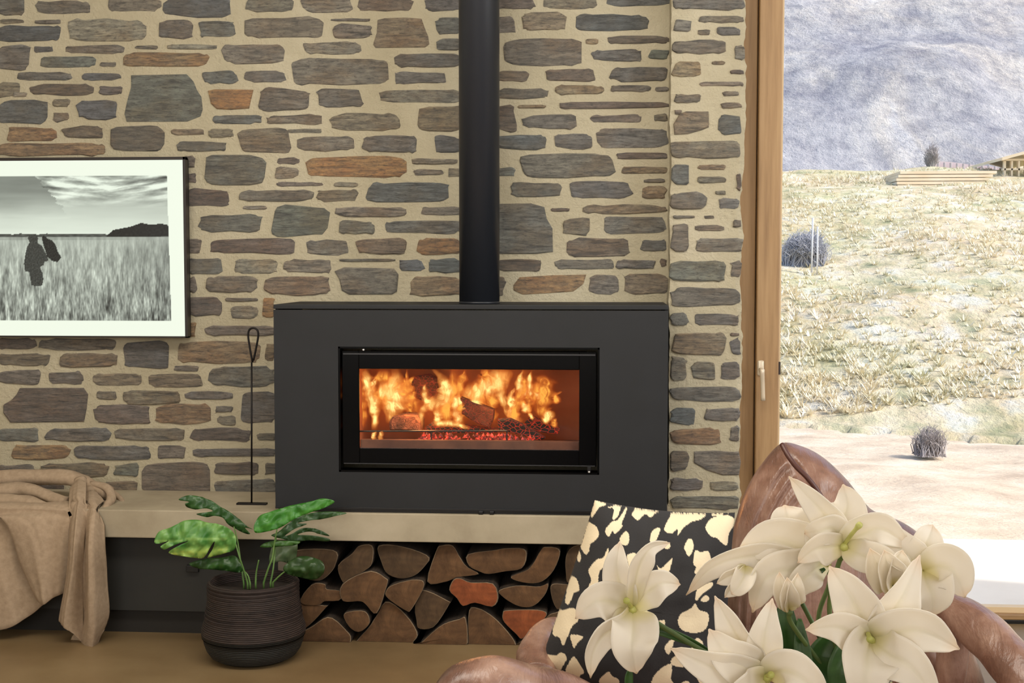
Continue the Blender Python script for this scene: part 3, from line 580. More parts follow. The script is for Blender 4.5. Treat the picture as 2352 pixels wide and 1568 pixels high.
for P, wd_, k, Y in FLM:
    P = [(u, 66 if v <= 125 else v) for u, v in P]; cl_ = bez([(u, v, 0) for u, v in P], 22); ws = bez([(w, 0, 0) for w in wd_], 22); v = []; f = []; cc = []
    NS = 13
    for i, p in enumerate(cl_):
        t = (cl_[min(i+1, 22)]-cl_[max(i-1, 0)]).normalized(); nrm = Vector((-t.y, t.x, 0)); fade = min(1, i/4, (22-i)/5+.1) 
        for s in range(NS):
            e = s/(NS-1)*2-1; wv = ws[i].x*.80*(1+.5*nz(p.y*.022, e*.8, Y*17)+.25*nz(p.y*.07, e, Y*31)); qq = p+nrm*(e*wv+16*nz(p.y*.016, Y*13, 1)*min(1, i/5))
            w = fw(qq.x, max(qq.y, 66), Y); w.y += .016*math.cos(e*1.57)*-1+.01*nz(i*.3, e, Y); v.append(w); a_ = (1-e*e)**1.3*fade*(.35+.65*min(1, max(0, .75+1.1*nz(p.x*.02, p.y*.02, Y*9)))); cc.append((a_, a_, a_))
    for i in range(22):
        for s in range(NS-1): a_ = i*NS+s; f.append((a_, a_+1, a_+NS+1, a_+NS))
    mesh('flame', v, f, (FL_H, FL_O)[k], fire, True, cols=cc)
l = light('firelight', 'POINT', fw(700, 420, 4.40), (0, 0, 0), 2.6, (1, .42, .13), .05); l = light('firelight', 'POINT', fw(1400, 420, 4.40), (0, 0, 0), .9, (1, .42, .13), .05)
# ---------------------------------------------------------------- flue
YFl = YS+.17; c = W(1101, 500, YFl); rF = (W(1147.5, 500, YFl).x-W(1055, 500, YFl).x)/2
fl = thing('flue_pipe', (c.x, YFl, zt), 'tall round matt black flue pipe rising from the fireplace', 'flue')
M_FLUE = pmat('flue_black', [(0, (40, 43, 50))], rough=.38)
q = MB(); q.lathe([(rF, zt+.001), (rF, R['z1']-.001)], (c.x, YFl), 64); q.obj('pipe', M_FLUE, fl, True)
q = MB(); q.lathe([(rF+.001, zt+.0005), (rF+.001, zt+.006), (rF, zt+.007)], (c.x, YFl), 64); q.obj('collar', M_FLUE, fl, True)
# ---------------------------------------------------------------- poker
YP = WZ(578, 1158, Z_H).y; M_IRON = pmat('black_iron', [(0, (18, 12, 12))], rough=.5, metal=.3)
pk = thing('poker', WZ(578, 1158, Z_H), 'thin black iron fire poker with a loop handle, upright against the stone wall', 'poker')
def pp(px, py): return W(px, py, YP)
q = MB(); q.tube([pp(578, 1157), pp(578, 832)], .0032, 8); q.obj('shaft', M_IRON, pk, True)
q = MB(); q.tube(bez([pp(580, 832), pp(574, 800), pp(570, 770), pp(573, 757), pp(582, 753), pp(591, 758), pp(593, 772), pp(588, 800), pp(582, 828)], 32), .0036, 8); q.obj('loop_handle', M_IRON, pk, True)
q = MB(); a, b2 = pp(545, 1158), pp(613, 1158); q.box(a.x, YP-.014, Z_H+.0005, b2.x, YP+.012, Z_H+.006, .001); q.obj('foot', M_IRON, pk)
# ---------------------------------------------------------------- television
YT = 4.635
def tx(px, py=560): return W(px, py, YT).x
def tz(py, px=200): return W(px, py, YT).z
tv = thing('television', (tx(50), Y_WALL-.02, tz(770)), 'slim wall-mounted television in a dark frame showing a black and white field picture', 'television')
M_TF = pmat('tv_frame', [(0, (44, 38, 36))], rough=.45); M_TB = pmat('tv_back', [(0, (26, 26, 26))], rough=.6)
x0, x1, z0, z1 = tx(-330), tx(428), tz(775), tz(361); bz = (tz(361)-tz(368))
q = MB(); 
for a in ((x0, x1, z1-bz, z1), (x0, x1, z0, z0+bz*.55), (x0, x0+bz, z0, z1), (x1-bz*.9, x1, z0, z1)): q.box(a[0], YT, a[2], a[1], YT+.03, a[3], .001)
q.obj('frame', M_TF, tv)
q = MB(); q.box(x0+.004, YT+.008, z0+.003, x1-.004, Y_WALL-.012, z1-.004, .003); q.obj('body', M_TB, tv)
sx0, sx1, sz0, sz1 = x0+bz*.6, x1-bz*.6, z0+bz*.4, z1-bz*.6
nx_, nz_ = 520, 230; v = []; cc = []; f = []; rt = random.Random(5)
py_of = lambda z: 361+(z1-z)/(z1-z0)*414
px_of = lambda x: -330+(x-x0)/(x1-x0)*758
HILL = [(246, 541), (262, 527), (300, 520), (326, 511), (346, 515), (372, 513), (386, 516), (392, 542), (246, 543)]
MAN = [(66, 546), (70, 538), (84, 537), (90, 545), (88, 557), (98, 563), (105, 577), (110, 588), (112, 598), (103, 600), (101, 608), (92, 612), (98, 625), (100, 640), (97, 655), (82, 657), (72, 654), (70, 640), (68, 624), (58, 622), (56, 604), (60, 580), (64, 566), (70, 556)]
MAN2 = [(98, 543), (104, 539), (110, 546), (122, 551), (130, 562), (134, 576), (142, 590), (133, 601), (120, 598), (110, 588), (104, 570), (100, 556)]
def pic(x, y):
    g = (205, 215, 198)
    if not (-262 < x < 385+(y-403)*.016 and 403 < y < 736): return (242, 250, 232)
    if y < 543:
        t = (y-403)/140; b = 150+85*t**.8
        n = fbm(x*.004, y*.03, 1, 4); s = fbm(x*.012+y*.01, (y+abs(x-260)*.12)*.07, 5, 5)
        wob = 14*nz(y*.06, 3)+8*nz(y*.2, x*.05)
        if x > 90+(y-403)*.75+wob and y < 478:
            k = max(0, min(1, (478-y)/50)); b = b*(1-k)+k*(190+150*s); b += k*10
        elif x < 90+(y-403)*.75+wob and y < 500: b = 128+84*max(0, (y-420)/80)+24*n-20*max(0, 1-abs(y-455)/30)
        else: b += 10*n
        if inpoly(x, y, HILL): b = 34+14*nz(x*.2, y*.2)
        elif y > 536+2.5*nz(x*.05, 2) and y < 546: b = 78+30*nz(x*.1, y*.3)
    else:
        n = fbm(x*.09, y*.018, 2, 4); m = fbm(x*.35, y*.06, 7, 3); t = (y-543)/193
        b = 186-44*t+n*70*(.3+t)+m*60*(.25+t)-26*max(0, (x-250)/140)
        if y < 550: b = 165+25*n
    for Q, lv in ((MAN, 62), (MAN2, 40)):
        if inpoly(x, y, Q): b = lv+34*nz(x*.35, y*.35, 4)
    b = max(14, min(246, b)); return (b*.97, b*1.01, b*.94)
for j in range(nz_+1):
    z = sz0+(sz1-sz0)*j/nz_; y = py_of(z)
    for i in range(nx_+1):
        x = sx0+(sx1-sx0)*i/nx_; v.append((x, YT+.006, z)); cc.append(lin(pic(px_of(x), y)))
for j in range(nz_):
    for i in range(nx_): a = j*(nx_+1)+i; f.append((a, a+1, a+nx_+2, a+nx_+1))
mesh('screen', v, f, vcmat('screen', .3, 1.0), tv, cols=cc)
# ---------------------------------------------------------------- blanket
M_BLKT = pmat('wool_throw', [(.3, (156, 135, 111)), (.7, (176, 154, 129))], 60, 6, rough=.98, bscale=160, bstr=.5, bdist=.002)
bl = MB(); YBk = Y_FRONT
def sheet(rows, thick=.006, n=28, m=26, wr=.004, seed=0):
    """loft through rows of (px, py, Y) points"""
    R_ = [bez([W(*p) for p in r], m) for r in rows]
    cols_ = [bez([r[i] for r in R_], n) for i in range(m+1)]
    vs = []
    for j in range(n+1):
        for i in range(m+1):
            p = cols_[i][j].copy(); p.y += wr*fbm(i*.25+seed, j*.12, seed, 3); vs.append(p)
    for p in vs:
        if p.y < f0+.01: p.y = f0-.045+(p.y-(f0-.045))*1.5
        if p.z < Z_H+.004 and p.y > f0-.012: p.y = f0-.012
        elif f0-.012 < p.y and p.z < Z_H+.012: p.z = Z_H+.012
    N = len(vs); fs = []
    for j in range(n):
        for i in range(m): a = j*(m+1)+i; fs.append((a, a+1, a+m+2, a+m+1))
    back = [p+Vector((0, thick, -thick*.3)) for p in vs]; fb = [tuple(N+k for k in q[::-1]) for q in fs]
    per = [i for i in range(m+1)]+[j*(m+1)+m for j in range(1, n+1)]+[n*(m+1)+i for i in range(m-1, -1, -1)]+[j*(m+1) for j in range(n-1, 0, -1)]
    for a, b in zip(per, per[1:]+per[:1]): fs.append((b, a, N+a, N+b))
    bl.add(vs+back, fs+fb)
f0 = Y_FRONT
# hanging pieces
sheet([[(-120, 1185, f0+.05), (-30, 1180, f0+.05), (30, 1185, f0+.03)], [(-120, 1230, f0-.012), (-20, 1225, f0-.02), (50, 1228, f0-.015)], [(-120, 1330, f0-.02), (-10, 1330, f0-.045), (78, 1318, f0-.01)], [(-120, 1440, f0-.02), (0, 1446, f0-.05), (60, 1418, f0-.03), (101, 1386, f0-.01)]], seed=1)
sheet([[(-120, 1150, f0+.08), (40, 1155, f0+.05), (160, 1150, f0+.06)], [(-110, 1185, f0+.0), (60, 1175, f0-.02), (165, 1180, f0-.01)], [(2, 1190, f0-.040), (60, 1200, f0-.050), (110, 1205, f0-.040), (160, 1215, f0-.028)], [(48, 1300, f0-.048), (90, 1300, f0-.062), (120, 1300, f0-.055), (156, 1300, f0-.03)], [(82, 1374, f0-.045), (100, 1387, f0-.066), (122, 1372, f0-.05), (146, 1362, f0-.03)]], seed=4)
sheet([[(160, 1120, f0+.14), (180, 1100, f0+.17), (197, 1108, f0+.14)], [(158, 1160, f0+.02), (176, 1148, f0+.0), (196, 1150, f0+.02)], [(158, 1230, f0-.045), (176, 1225, f0-.078), (195, 1230, f0-.05)], [(152, 1320, f0-.045), (168, 1320, f0-.078), (192, 1320, f0-.04)], [(135, 1418, f0-.045), (155, 1430, f0-.07), (190, 1432, f0-.03)], [(140, 1424, f0-.045), (168, 1452, f0-.06), (200, 1488, f0-.03)]], seed=7)
sheet([[(196, 1130, f0+.12), (215, 1125, f0+.14), (240, 1150, f0+.10)], [(194, 1175, f0-.005), (214, 1170, f0-.025), (237, 1190, f0+.0)], [(192, 1250, f0-.045), (214, 1250, f0-.085), (241, 1255, f0-.045)], [(190, 1340, f0-.04), (216, 1340, f0-.092), (246, 1345, f0-.04)], [(186, 1430, f0-.02), (214, 1430, f0-.088), (248, 1415, f0-.035)], [(166, 1468, f0-.0), (208, 1490, f0-.07), (228, 1468, f0-.04)], [(205, 1500, f0-.01), (213, 1508, f0-.05), (220, 1498, f0-.03)]], wr=.006, seed=11)
# bunched folds lying on the bench
def roll(pts, rad, seed):
    P = bez([W(*p) for p in pts], 30); rr = [rad[0]*(1-i/30)+rad[1]*i/30 for i in range(31)]
    vs = []; n = 16
    for i, p in enumerate(P):
        t = (P[min(i+1, 30)]-P[max(i-1, 0)]).normalized(); a = t.cross(Vector((0, 1, .35))).normalized(); b = t.cross(a)
        for k in range(n):
            w = 2*math.pi*k/n; r = rr[i]*(1+.18*nz(i*.22, math.cos(w)*1.5+seed, math.sin(w)*1.5)); vs.append(p+a*math.cos(w)*r+b*math.sin(w)*r*1.25)
    fs = [(i*n+k, i*n+(k+1) % n, (i+1)*n+(k+1) % n, (i+1)*n+k) for i in range(30) for k in range(n)]
    fs.append(tuple(range(n))[::-1]); fs.append(tuple(30*n+k for k in range(n))); bl.add(vs, fs)
roll([(-120, 1108, f0+.24), (0, 1098, f0+.24), (70, 1096, f0+.24), (150, 1096, f0+.23), (185, 1106, f0+.22), (215, 1120, f0+.20), (250, 1132, f0+.18)], (.030, .022), 1)
roll([(-120, 1136, f0+.16), (0, 1128, f0+.16), (60, 1124, f0+.16), (110, 1140, f0+.12), (150, 1152, f0+.08)], (.030, .016), 3)
roll([(-120, 1158, f0+.09), (0, 1150, f0+.09), (60, 1152, f0+.08), (110, 1168, f0+.05), (160, 1172, f0+.04)], (.026, .016), 5)
roll([(186, 1104, f0+.20), (182, 1125, f0+.14), (180, 1150, f0+.06), (178, 1180, f0+.0)], (.020, .020), 8)
roll([(210, 1112, f0+.20), (245, 1120, f0+.17), (256, 1140, f0+.13), (246, 1160, f0+.08), (228, 1180, f0+.03)], (.013, .013), 9)
roll([(250, 1125, f0+.24), (272, 1140, f0+.2), (282, 1158, f0+.15), (262, 1172, f0+.12), (240, 1174, f0+.1)], (.009, .006), 12)
roll([(205, 1125, f0+.18), (206, 1160, f0+.06), (204, 1200, f0-.01)], (.016, .014), 14)
bo = bl.obj('throw_blanket', M_BLKT, smooth=True); tag(bo, 'beige wool throw draped in folds over the left end of the hearth bench', 'blanket')
# ---------------------------------------------------------------- basket and plant
PC = Vector((0, 0, 0)); pc = W(582, 1545, 4.16); YPt = 4.135; cx_ = W(583, 1440, YPt).x
k = YPt/3000*1.003
def zr(py): return W(583, py, YPt).z
def basket_mat(name, c0, c1):
    m, nt, bs = newmat(name); w, _ = tex(nt, 'Wave', 52, coord='Object', mscale=(.0, .0, 1)); w.bands_direction = 'Z'; w.inputs['Distortion'].default_value = .0
    t, _ = tex(nt, 'Noise', 22, 6, .6, 'Object', (1, 1, 4)); r = ramp(nt, [(.3, c0), (.7, c1)]); nt.links.new(t.outputs['Fac'], r.inputs[0]); nt.links.new(r.outputs[0], bs.inputs['Base Color'])
    bs.inputs['Roughness'].default_value = .7; b = bump(nt, bs, w.outputs['Fac'], .7, .006); bump(nt, bs, t.outputs['Fac'], .5, .004, b); return m
bk = thing('planter_basket', (cx_, YPt, 0), 'black and dark brown woven belly basket on the floor holding the monstera', 'basket')
M_B1 = basket_mat('basket_brown', (40, 33, 32), (64, 51, 46)); M_B2 = basket_mat('basket_black', (24, 25, 24), (36, 37, 35))
zm = zr(1447); zrim = zr(1332)
q = MB(); prof = [(122*k, zm), (121*k, zr(1436)), (117*k, zr(1424)), (111*k, zr(1405)), (108*k, zr(1380)), (107*k, zr(1355)), (106*k, zr(1338)), (104*k, zrim), (101*k, zrim+.003), (98*k, zrim-.002), (99*k, zrim-.06), (112*k, zm)]
q.lathe(prof, (cx_, YPt), 64, False); q.obj('upper_weave', M_B1, bk, True)
q = MB(); prof = [(50*k, .002), (84*k, .004), (100*k, .016), (110*k, .036), (116*k, .06), (119*k, .085), (120.5*k, zm-.012), (121*k, zm)]
q.lathe(prof, (cx_, YPt), 64); q.obj('lower_weave', M_B2, bk, True)
for i in range(9):  # raised hoops of the weave
    z = zrim-.008-i*.0125; rr_ = (106+(0 if i < 5 else (i-4)*1.6))*k+.001
    q = MB(); q.tube([(cx_+rr_*math.cos(a*math.pi/24), YPt+rr_*math.sin(a*math.pi/24), z) for a in range(49)], .0017, 6, False); q.obj('hoop', M_B1, bk, True)
q = MB(); q.lathe([(2*k, zrim-.03), (99*k, zrim-.032)], (cx_, YPt), 40); q.obj('soil', pmat('soil', [(.3, (26, 20, 16)), (.7, (44, 34, 26))], 40, rough=1, bscale=80, bstr=1), bk)
pl = thing('monstera', (cx_, YPt, zrim-.03), 'green split-leaf monstera growing in the dark woven basket', 'plant')
def z8(u, v): return (340+u/3.5, 1120+v/3.5)
def leafmat(name):
    m = vcmat(name, .38, bscale=30, bstr=.2, bdist=.002); return m
M_LEAF = leafmat('monstera_leaf')
def leaf(name, P, rib, Y0, dY, col, hi, seed, parent, step=9, z8f=True, curl=.03, yel=None, label=None):
    Q = [Vector(p) for p in P]; Q2 = [(p.x, p.y) for p in closed([(*p,) for p in P], len(P)*4)]
    xs = [p[0] for p in Q2]; ys = [p[1] for p in Q2]; pts = [Vector(p) for p in Q2]; nE = len(pts)
    y = min(ys)
    while y < max(ys):
        x = min(xs)+((int(y/step*3) % 2)*step)
        while x < max(xs):
            if inpoly(x, y, Q2) and min((Vector((x, y))-e).length for e in pts[:nE]) > step*.6: pts.append(Vector((x, y)))
            x += step*2.2
        y += step*1.9
    r = delaunay_2d_cdt(pts, [(i, (i+1) % nE) for i in range(nE)], [], 1, 1e-5); vv, ee, ff = r[0], r[1], r[2]
    a, b = Vector(rib[0]), Vector(rib[1]); d = (b-a); L = d.length; d = d/L; n = Vector((-d.y, d.x)); v = []; cc = []
    for p in vv:
        s = (p-a).dot(d)/L; e = (p-a).dot(n)/L; u_, v_ = z8(p.x, p.y) if z8f else (p.x, p.y)
        Y = Y0+dY*s+curl*4*e*e-.004*math.cos(e*60)*0+.012*nz(p.x*.022, p.y*.022, seed)+.002*nz(p.x*.07, p.y*.07, seed)+.045*abs(e)
        w = W(u_, v_, Y); v.append(w)
        vein = .5+.5*math.cos((s*1.0-abs(e)*1.2)*58); rb = 1 if abs(e) < .012 else 0; t = max(0, min(1, .4+.55*nz(p.x*.012, p.y*.012, seed)+.3*max(0, vein-.7)*2+.6*rb))
        c = [x_*(1-t)+y_*t for x_, y_ in zip(col, hi)]
        if yel and e*yel > .07 and .15 < s < .9: t2 = min(1, (e*yel-.07)*14)*(.5+.5*nz(p.x*.03, p.y*.05, 9)); c = [x_*(1-t2)+y_*t2 for x_, y_ in zip(c, (196, 206, 96))]
        cc.append(lin(c))
    N = len(v); fc = [tuple(t) for t in ff]; o = mesh(name, v, fc, M_LEAF, parent, True, cols=cc)
    md = o.modifiers.new('t', 'SOLIDIFY'); md.thickness = .0012
    if label: o['label'] = label
    return o
G1, G2, G3, G4 = (52, 112, 42), (134, 176, 92), (34, 70, 28), (58, 98, 46)
leaf('leaf', [(50,430),(90,350),(180,320),(290,265),(400,258),(480,280),(560,290),(640,320),(700,380),(708,450),(690,500),(600,530),(530,548),(478,560),(520,490),(535,430),(505,470),(450,558),(380,562),(280,550),(165,522),(235,470),(325,428),(240,450),(170,480),(130,497),(100,470),(170,425),(80,450)], ((50,430),(700,400)), 4.08, .03, G1, G2, 1, pl, yel=1, label='large light green leaf')
leaf('leaf', [(245,95),(320,60),(420,70),(460,85),(520,108),(580,150),(650,190),(720,240),(800,310),(840,332),(780,320),(822,370),(765,360),(690,320),(640,290),(600,240),(530,225),(470,235),(388,210),(470,196),(520,185),(470,165),(380,172),(310,152),(300,125),(330,112)], ((245,95),(830,350)), 4.15, .04, G3, G4, 2, pl)
leaf('leaf', [(850,330),(860,280),(900,225),(960,200),(1080,162),(1160,140),(1300,112),(1410,85),(1500,110),(1420,160),(1300,200),(1180,250),(1060,320),(960,350),(870,362)], ((850,340),(1500,108)), 4.09, .06, (40,104,28), (74,140,50), 3, pl)
leaf('leaf', [(990,382),(1040,360),(1090,320),(1130,285),(1200,240),(1330,200),(1480,190),(1600,203),(1500,228),(1400,250),(1300,262),(1200,285),(1280,290),(1180,330),(1100,385),(1150,372),(1250,322),(1370,335),(1460,385),(1380,372),(1300,350),(1200,375),(1320,382),(1455,408),(1440,430),(1300,420),(1180,432),(1060,405)], ((1000,390),(1600,203)), 4.19, .03, (34,66,30), (66,98,56), 4, pl, step=8)
leaf('leaf', [(330,612),(450,572),(600,560),(700,545),(760,640),(740,680),(620,665),(500,655),(420,650)], ((330,612),(750,640)), 4.14, -.02, (28,62,22), (52,96,36), 5, pl)
leaf('leaf', [(975,600),(1000,470),(1060,440),(1150,430),(1200,440),(1185,580),(1120,600),(1060,590)], ((990,600),(1190,440)), 4.18, .02, (70,96,60), (120,130,100), 6, pl)
leaf('leaf', [(1090,635),(1180,565),(1280,550),(1390,585),(1420,640),(1400,700),(1330,738),(1210,715),(1120,690)], ((1100,650),(1410,660)), 4.10, -.03, (30,58,22), (50,80,34), 7, pl)
leaf('leaf', [(900,470),(980,430),(1100,425),(1220,432),(1180,460),(1060,470),(960,480)], ((900,470),(1220,435)), 4.13, .02, (48,86,34), (70,110,50), 8, pl)
M_STEM = pmat('green_stem', [(.3, (70, 110, 50)), (.7, (120, 152, 84))], 9, rough=.5)
for S in ([(865,760,4.13),(870,680,4.13),(890,580,4.12)], [(930,760,4.13),(970,640,4.12),(1000,560,4.12),(1015,450,4.12),(1040,320,4.11)], [(985,760,4.14),(1005,660,4.15),(1020,520,4.17),(1030,400,4.19)], [(1005,760,4.12),(1060,705,4.11),(1130,650,4.10)], [(800,765,4.12),(770,660,4.11),(730,540,4.10),(700,430,4.11)], [(770,765,4.14),(745,600,4.15),(720,430,4.17),(690,310,4.18)], [(820,765,4.13),(800,700,4.13),(740,640,4.13)]):
    q = MB(); P = bez([W(*z8(u, v), Y) for u, v, Y in S], 16); q.tube([P[0]-Vector((0, 0, .02))]+P, [.0034]+[.0034-.0014*i/16 for i in range(17)], 8); q.obj('stem', M_STEM, pl, True)
# ---------------------------------------------------------------- leather armchair
def leather_mat():
    m, nt, bs = newmat('worn_leather')
    t, _ = tex(nt, 'Noise', 7, 8, .65, 'Object'); r = ramp(nt, [(.28, (86, 58, 47)), (.5, (134, 98, 82)), (.72, (178, 144, 126))]); nt.links.new(t.outputs['Fac'], r.inputs[0]); nt.links.new(r.outputs[0], bs.inputs['Base Color'])
    bs.inputs['Roughness'].default_value = .30; bs.inputs['Coat Weight'].default_value = .3; bs.inputs['Coat Roughness'].default_value = .25; t2, _ = tex(nt, 'Noise', 70, 6, .7); b = bump(nt, bs, t2.outputs['Fac'], .25, .002)
    t3, _ = tex(nt, 'Noise', 8, 5, .6, 'Object', (3, 1, .6), 1.0, (0, .5, 0)); bump(nt, bs, t3.outputs['Fac'], .45, .02, b); return m
M_LEA = leather_mat()
def puff(name, outl, Y, T, parent, mat, n=120, rings=22, tilt=0., wr=None, cpx=None, power=2.2, label=None):
    """inflated form round an outline standing at depth Y with half thickness T"""
    P = closed(outl, n); cx = cpx[0] if cpx else sum(p.x for p in P)/n; cy = cpx[1] if cpx else sum(p.y for p in P)/n
    v = []; f = []
    for side in (-1, 1):
        for r in range(rings+1):
            s = math.cos(r/rings*math.pi/2*.985) ; h = (1-s**power)**(1/power) if s < 1 else 0
            for i, p in enumerate(P):
                x, y = cx+(p.x-cx)*s, cy+(p.y-cy)*s; w = W(x, y, Y); dy = side*T*h
                if wr and side < 0: dy += wr(x, y, s, i/n)*(h**.5)
                w.y += dy+tilt*(w.z-.4); v.append(w)
    R1 = rings+1
    for side in range(2):
        o = side*R1*n
        for r in range(rings):
            for i in range(n):
                j = (i+1) % n; q = (o+r*n+i, o+(r+1)*n+i, o+(r+1)*n+j, o+r*n+j); f.append(q if side == 0 else q[::-1])
        f.append(tuple(o+rings*n+i for i in range(n))[::(1 if side == 0 else -1)])
    ob = mesh(name, v, f, mat, parent, True)
    bm = bmesh.new(); bm.from_mesh(ob.data); bmesh.ops.remove_doubles(bm, verts=bm.verts[:], dist=1e-5); bmesh.ops.recalc_face_normals(bm, faces=bm.faces[:]); bm.to_mesh(ob.data); bm.free()
    if label: ob['label'] = label
    return ob
YC = 3.15
ch = thing('leather_armchair', (.38, 2.95, 0), 'big worn brown leather armchair with slouching folds in front of the window', 'armchair')
BACKO = [(1660,1640),(1664,1420),(1678,1270),(1700,1180),(1725,1120),(1760,1068),(1803,1026),(1850,1032),(1900,1058),(1950,1105),(1985,1150),(2015,1180),(2085,1208),(2140,1250),(2188,1300),(2213,1350),(2220,1450),(2216,1640)]
def wrb(x, y, s, t):
    k = 0
    seam = 1803+(y-1026)*.62
    if x < seam: k = .011*max(0, (s-.5)*2)*math.sin(s*74+1.8*nz(x*.01, y*.006))*max(0, min(1, (seam-x)/40))*(.6+.6*nz(x*.02, y*.006, 2))
    else: k = .006*nz(x*.012, y*.03, 5)+.004*nz(x*.05, y*.015)
    if abs(x-seam) < 9 and y < 1240: k += .012*(1-abs(x-seam)/9)
    return k
puff('backrest', BACKO, YC, .15, ch, M_LEA, n=170, rings=90, tilt=.12, wr=wrb, cpx=(1905, 1400))
sp_ = [(1803,1027),(1815,1050),(1835,1078),(1862,1105),(1888,1140),(1905,1175),(1912,1215)]
q = MB(); P = []
for i, (x, y) in enumerate(sp_): w = W(x, y, YC-.10-(.045*min(1, i/2.5))); w.y += .12*(w.z-.4); P.append(w)
q.tube(bez(P, 30), .006, 8); q.obj('seam_welt', pmat('dark_welt', [(0, (82, 46, 38))], rough=.4), ch, True)
# arms
def arm(name, pts, rad, flat=1.0, wrk=.012, seed=0, mat=None):
    P = bez(pts, 40); rr = bez([(r, 0, 0) for r in rad], 40); v = []; f = []; n = 36
    for i, p in enumerate(P):
        t = (P[min(i+1, 40)]-P[max(i-1, 0)]).normalized(); a = t.cross(Vector((0, 0, 1))).normalized(); b = a.cross(t)
        for k in range(n):
            w = 2*math.pi*k/n; r = rr[i].x*(1+wrk*8*nz(i*.16+seed, math.cos(w)*1.2, math.sin(w)*1.2)); v.append(p+a*math.cos(w)*r+b*math.sin(w)*r*flat)
    for i in range(40):
        for k in range(n): f.append((i*n+k, i*n+(k+1) % n, (i+1)*n+(k+1) % n, (i+1)*n+k))
    f.append(tuple(range(n))[::-1]); f.append(tuple(40*n+k for k in range(n)))
    return mesh(name, v, f, mat or M_LEA, ch, True)
arm('arm', [W(1000, 1690, 2.45), W(1062, 1612, 2.47), W(1130, 1588, 2.5), W(1230, 1598, 2.56), W(1330, 1630, 2.62), W(1420, 1700, 2.66)], [.04, .068, .070, .062, .06, .05], .95, seed=3)
arm('arm_roll', [W(1235, 1560, 2.88), W(1232, 1520, 2.95), W(1240, 1480, 3.0), W(1262, 1446, 3.05), W(1310, 1440, 3.1)], [.045, .048, .042, .032, .02], .9, seed=6)
# right arm: broad band sloping down toward the viewer
arm('arm', [W(2130, 1372, 3.02), W(2190, 1402, 2.92), W(2250, 1446, 2.84), W(2310, 1505, 2.76), W(2380, 1590, 2.66), W(2450, 1700, 2.58)], [.02, .040, .048, .050, .052, .05], 1.0, seed=12)
q = MB(); q.box(-.24, 2.62, .06, 1.02, 3.26, .20, .03); q.obj('base', M_LEA, ch, True)
q = MB(); q.box(-.16, 2.56, .20, .92, 3.08, .29, .04); q.obj('seat_cushion', M_LEA, ch, True)
for (lx, ly) in ((-.18, 2.68), (.96, 2.68), (-.18, 3.2), (.96, 3.2)):
    q = MB(); q.box(lx-.025, ly-.025, 0, lx+.025, ly+.025, .065, .004); q.obj('leg', pmat('chair_leg', [(0, (40, 26, 20))], rough=.4), ch)
q = MB(); q.box(.98, 2.50, .06, 1.12, 3.1, .46, .06); q.obj('arm_panel', M_LEA, ch, True)
q = MB(); q.box(-.36, 2.5, .06, -.22, 3.02, .30, .06); q.obj('arm_panel', M_LEA, ch, True)
puff('wing', [(2150,1640),(2158,1420),(2150,1380),(2172,1362),(2205,1366),(2222,1400),(2224,1480),(2214,1560),(2196,1640)], 2.96, .05, ch, M_LEA, n=60, rings=12)
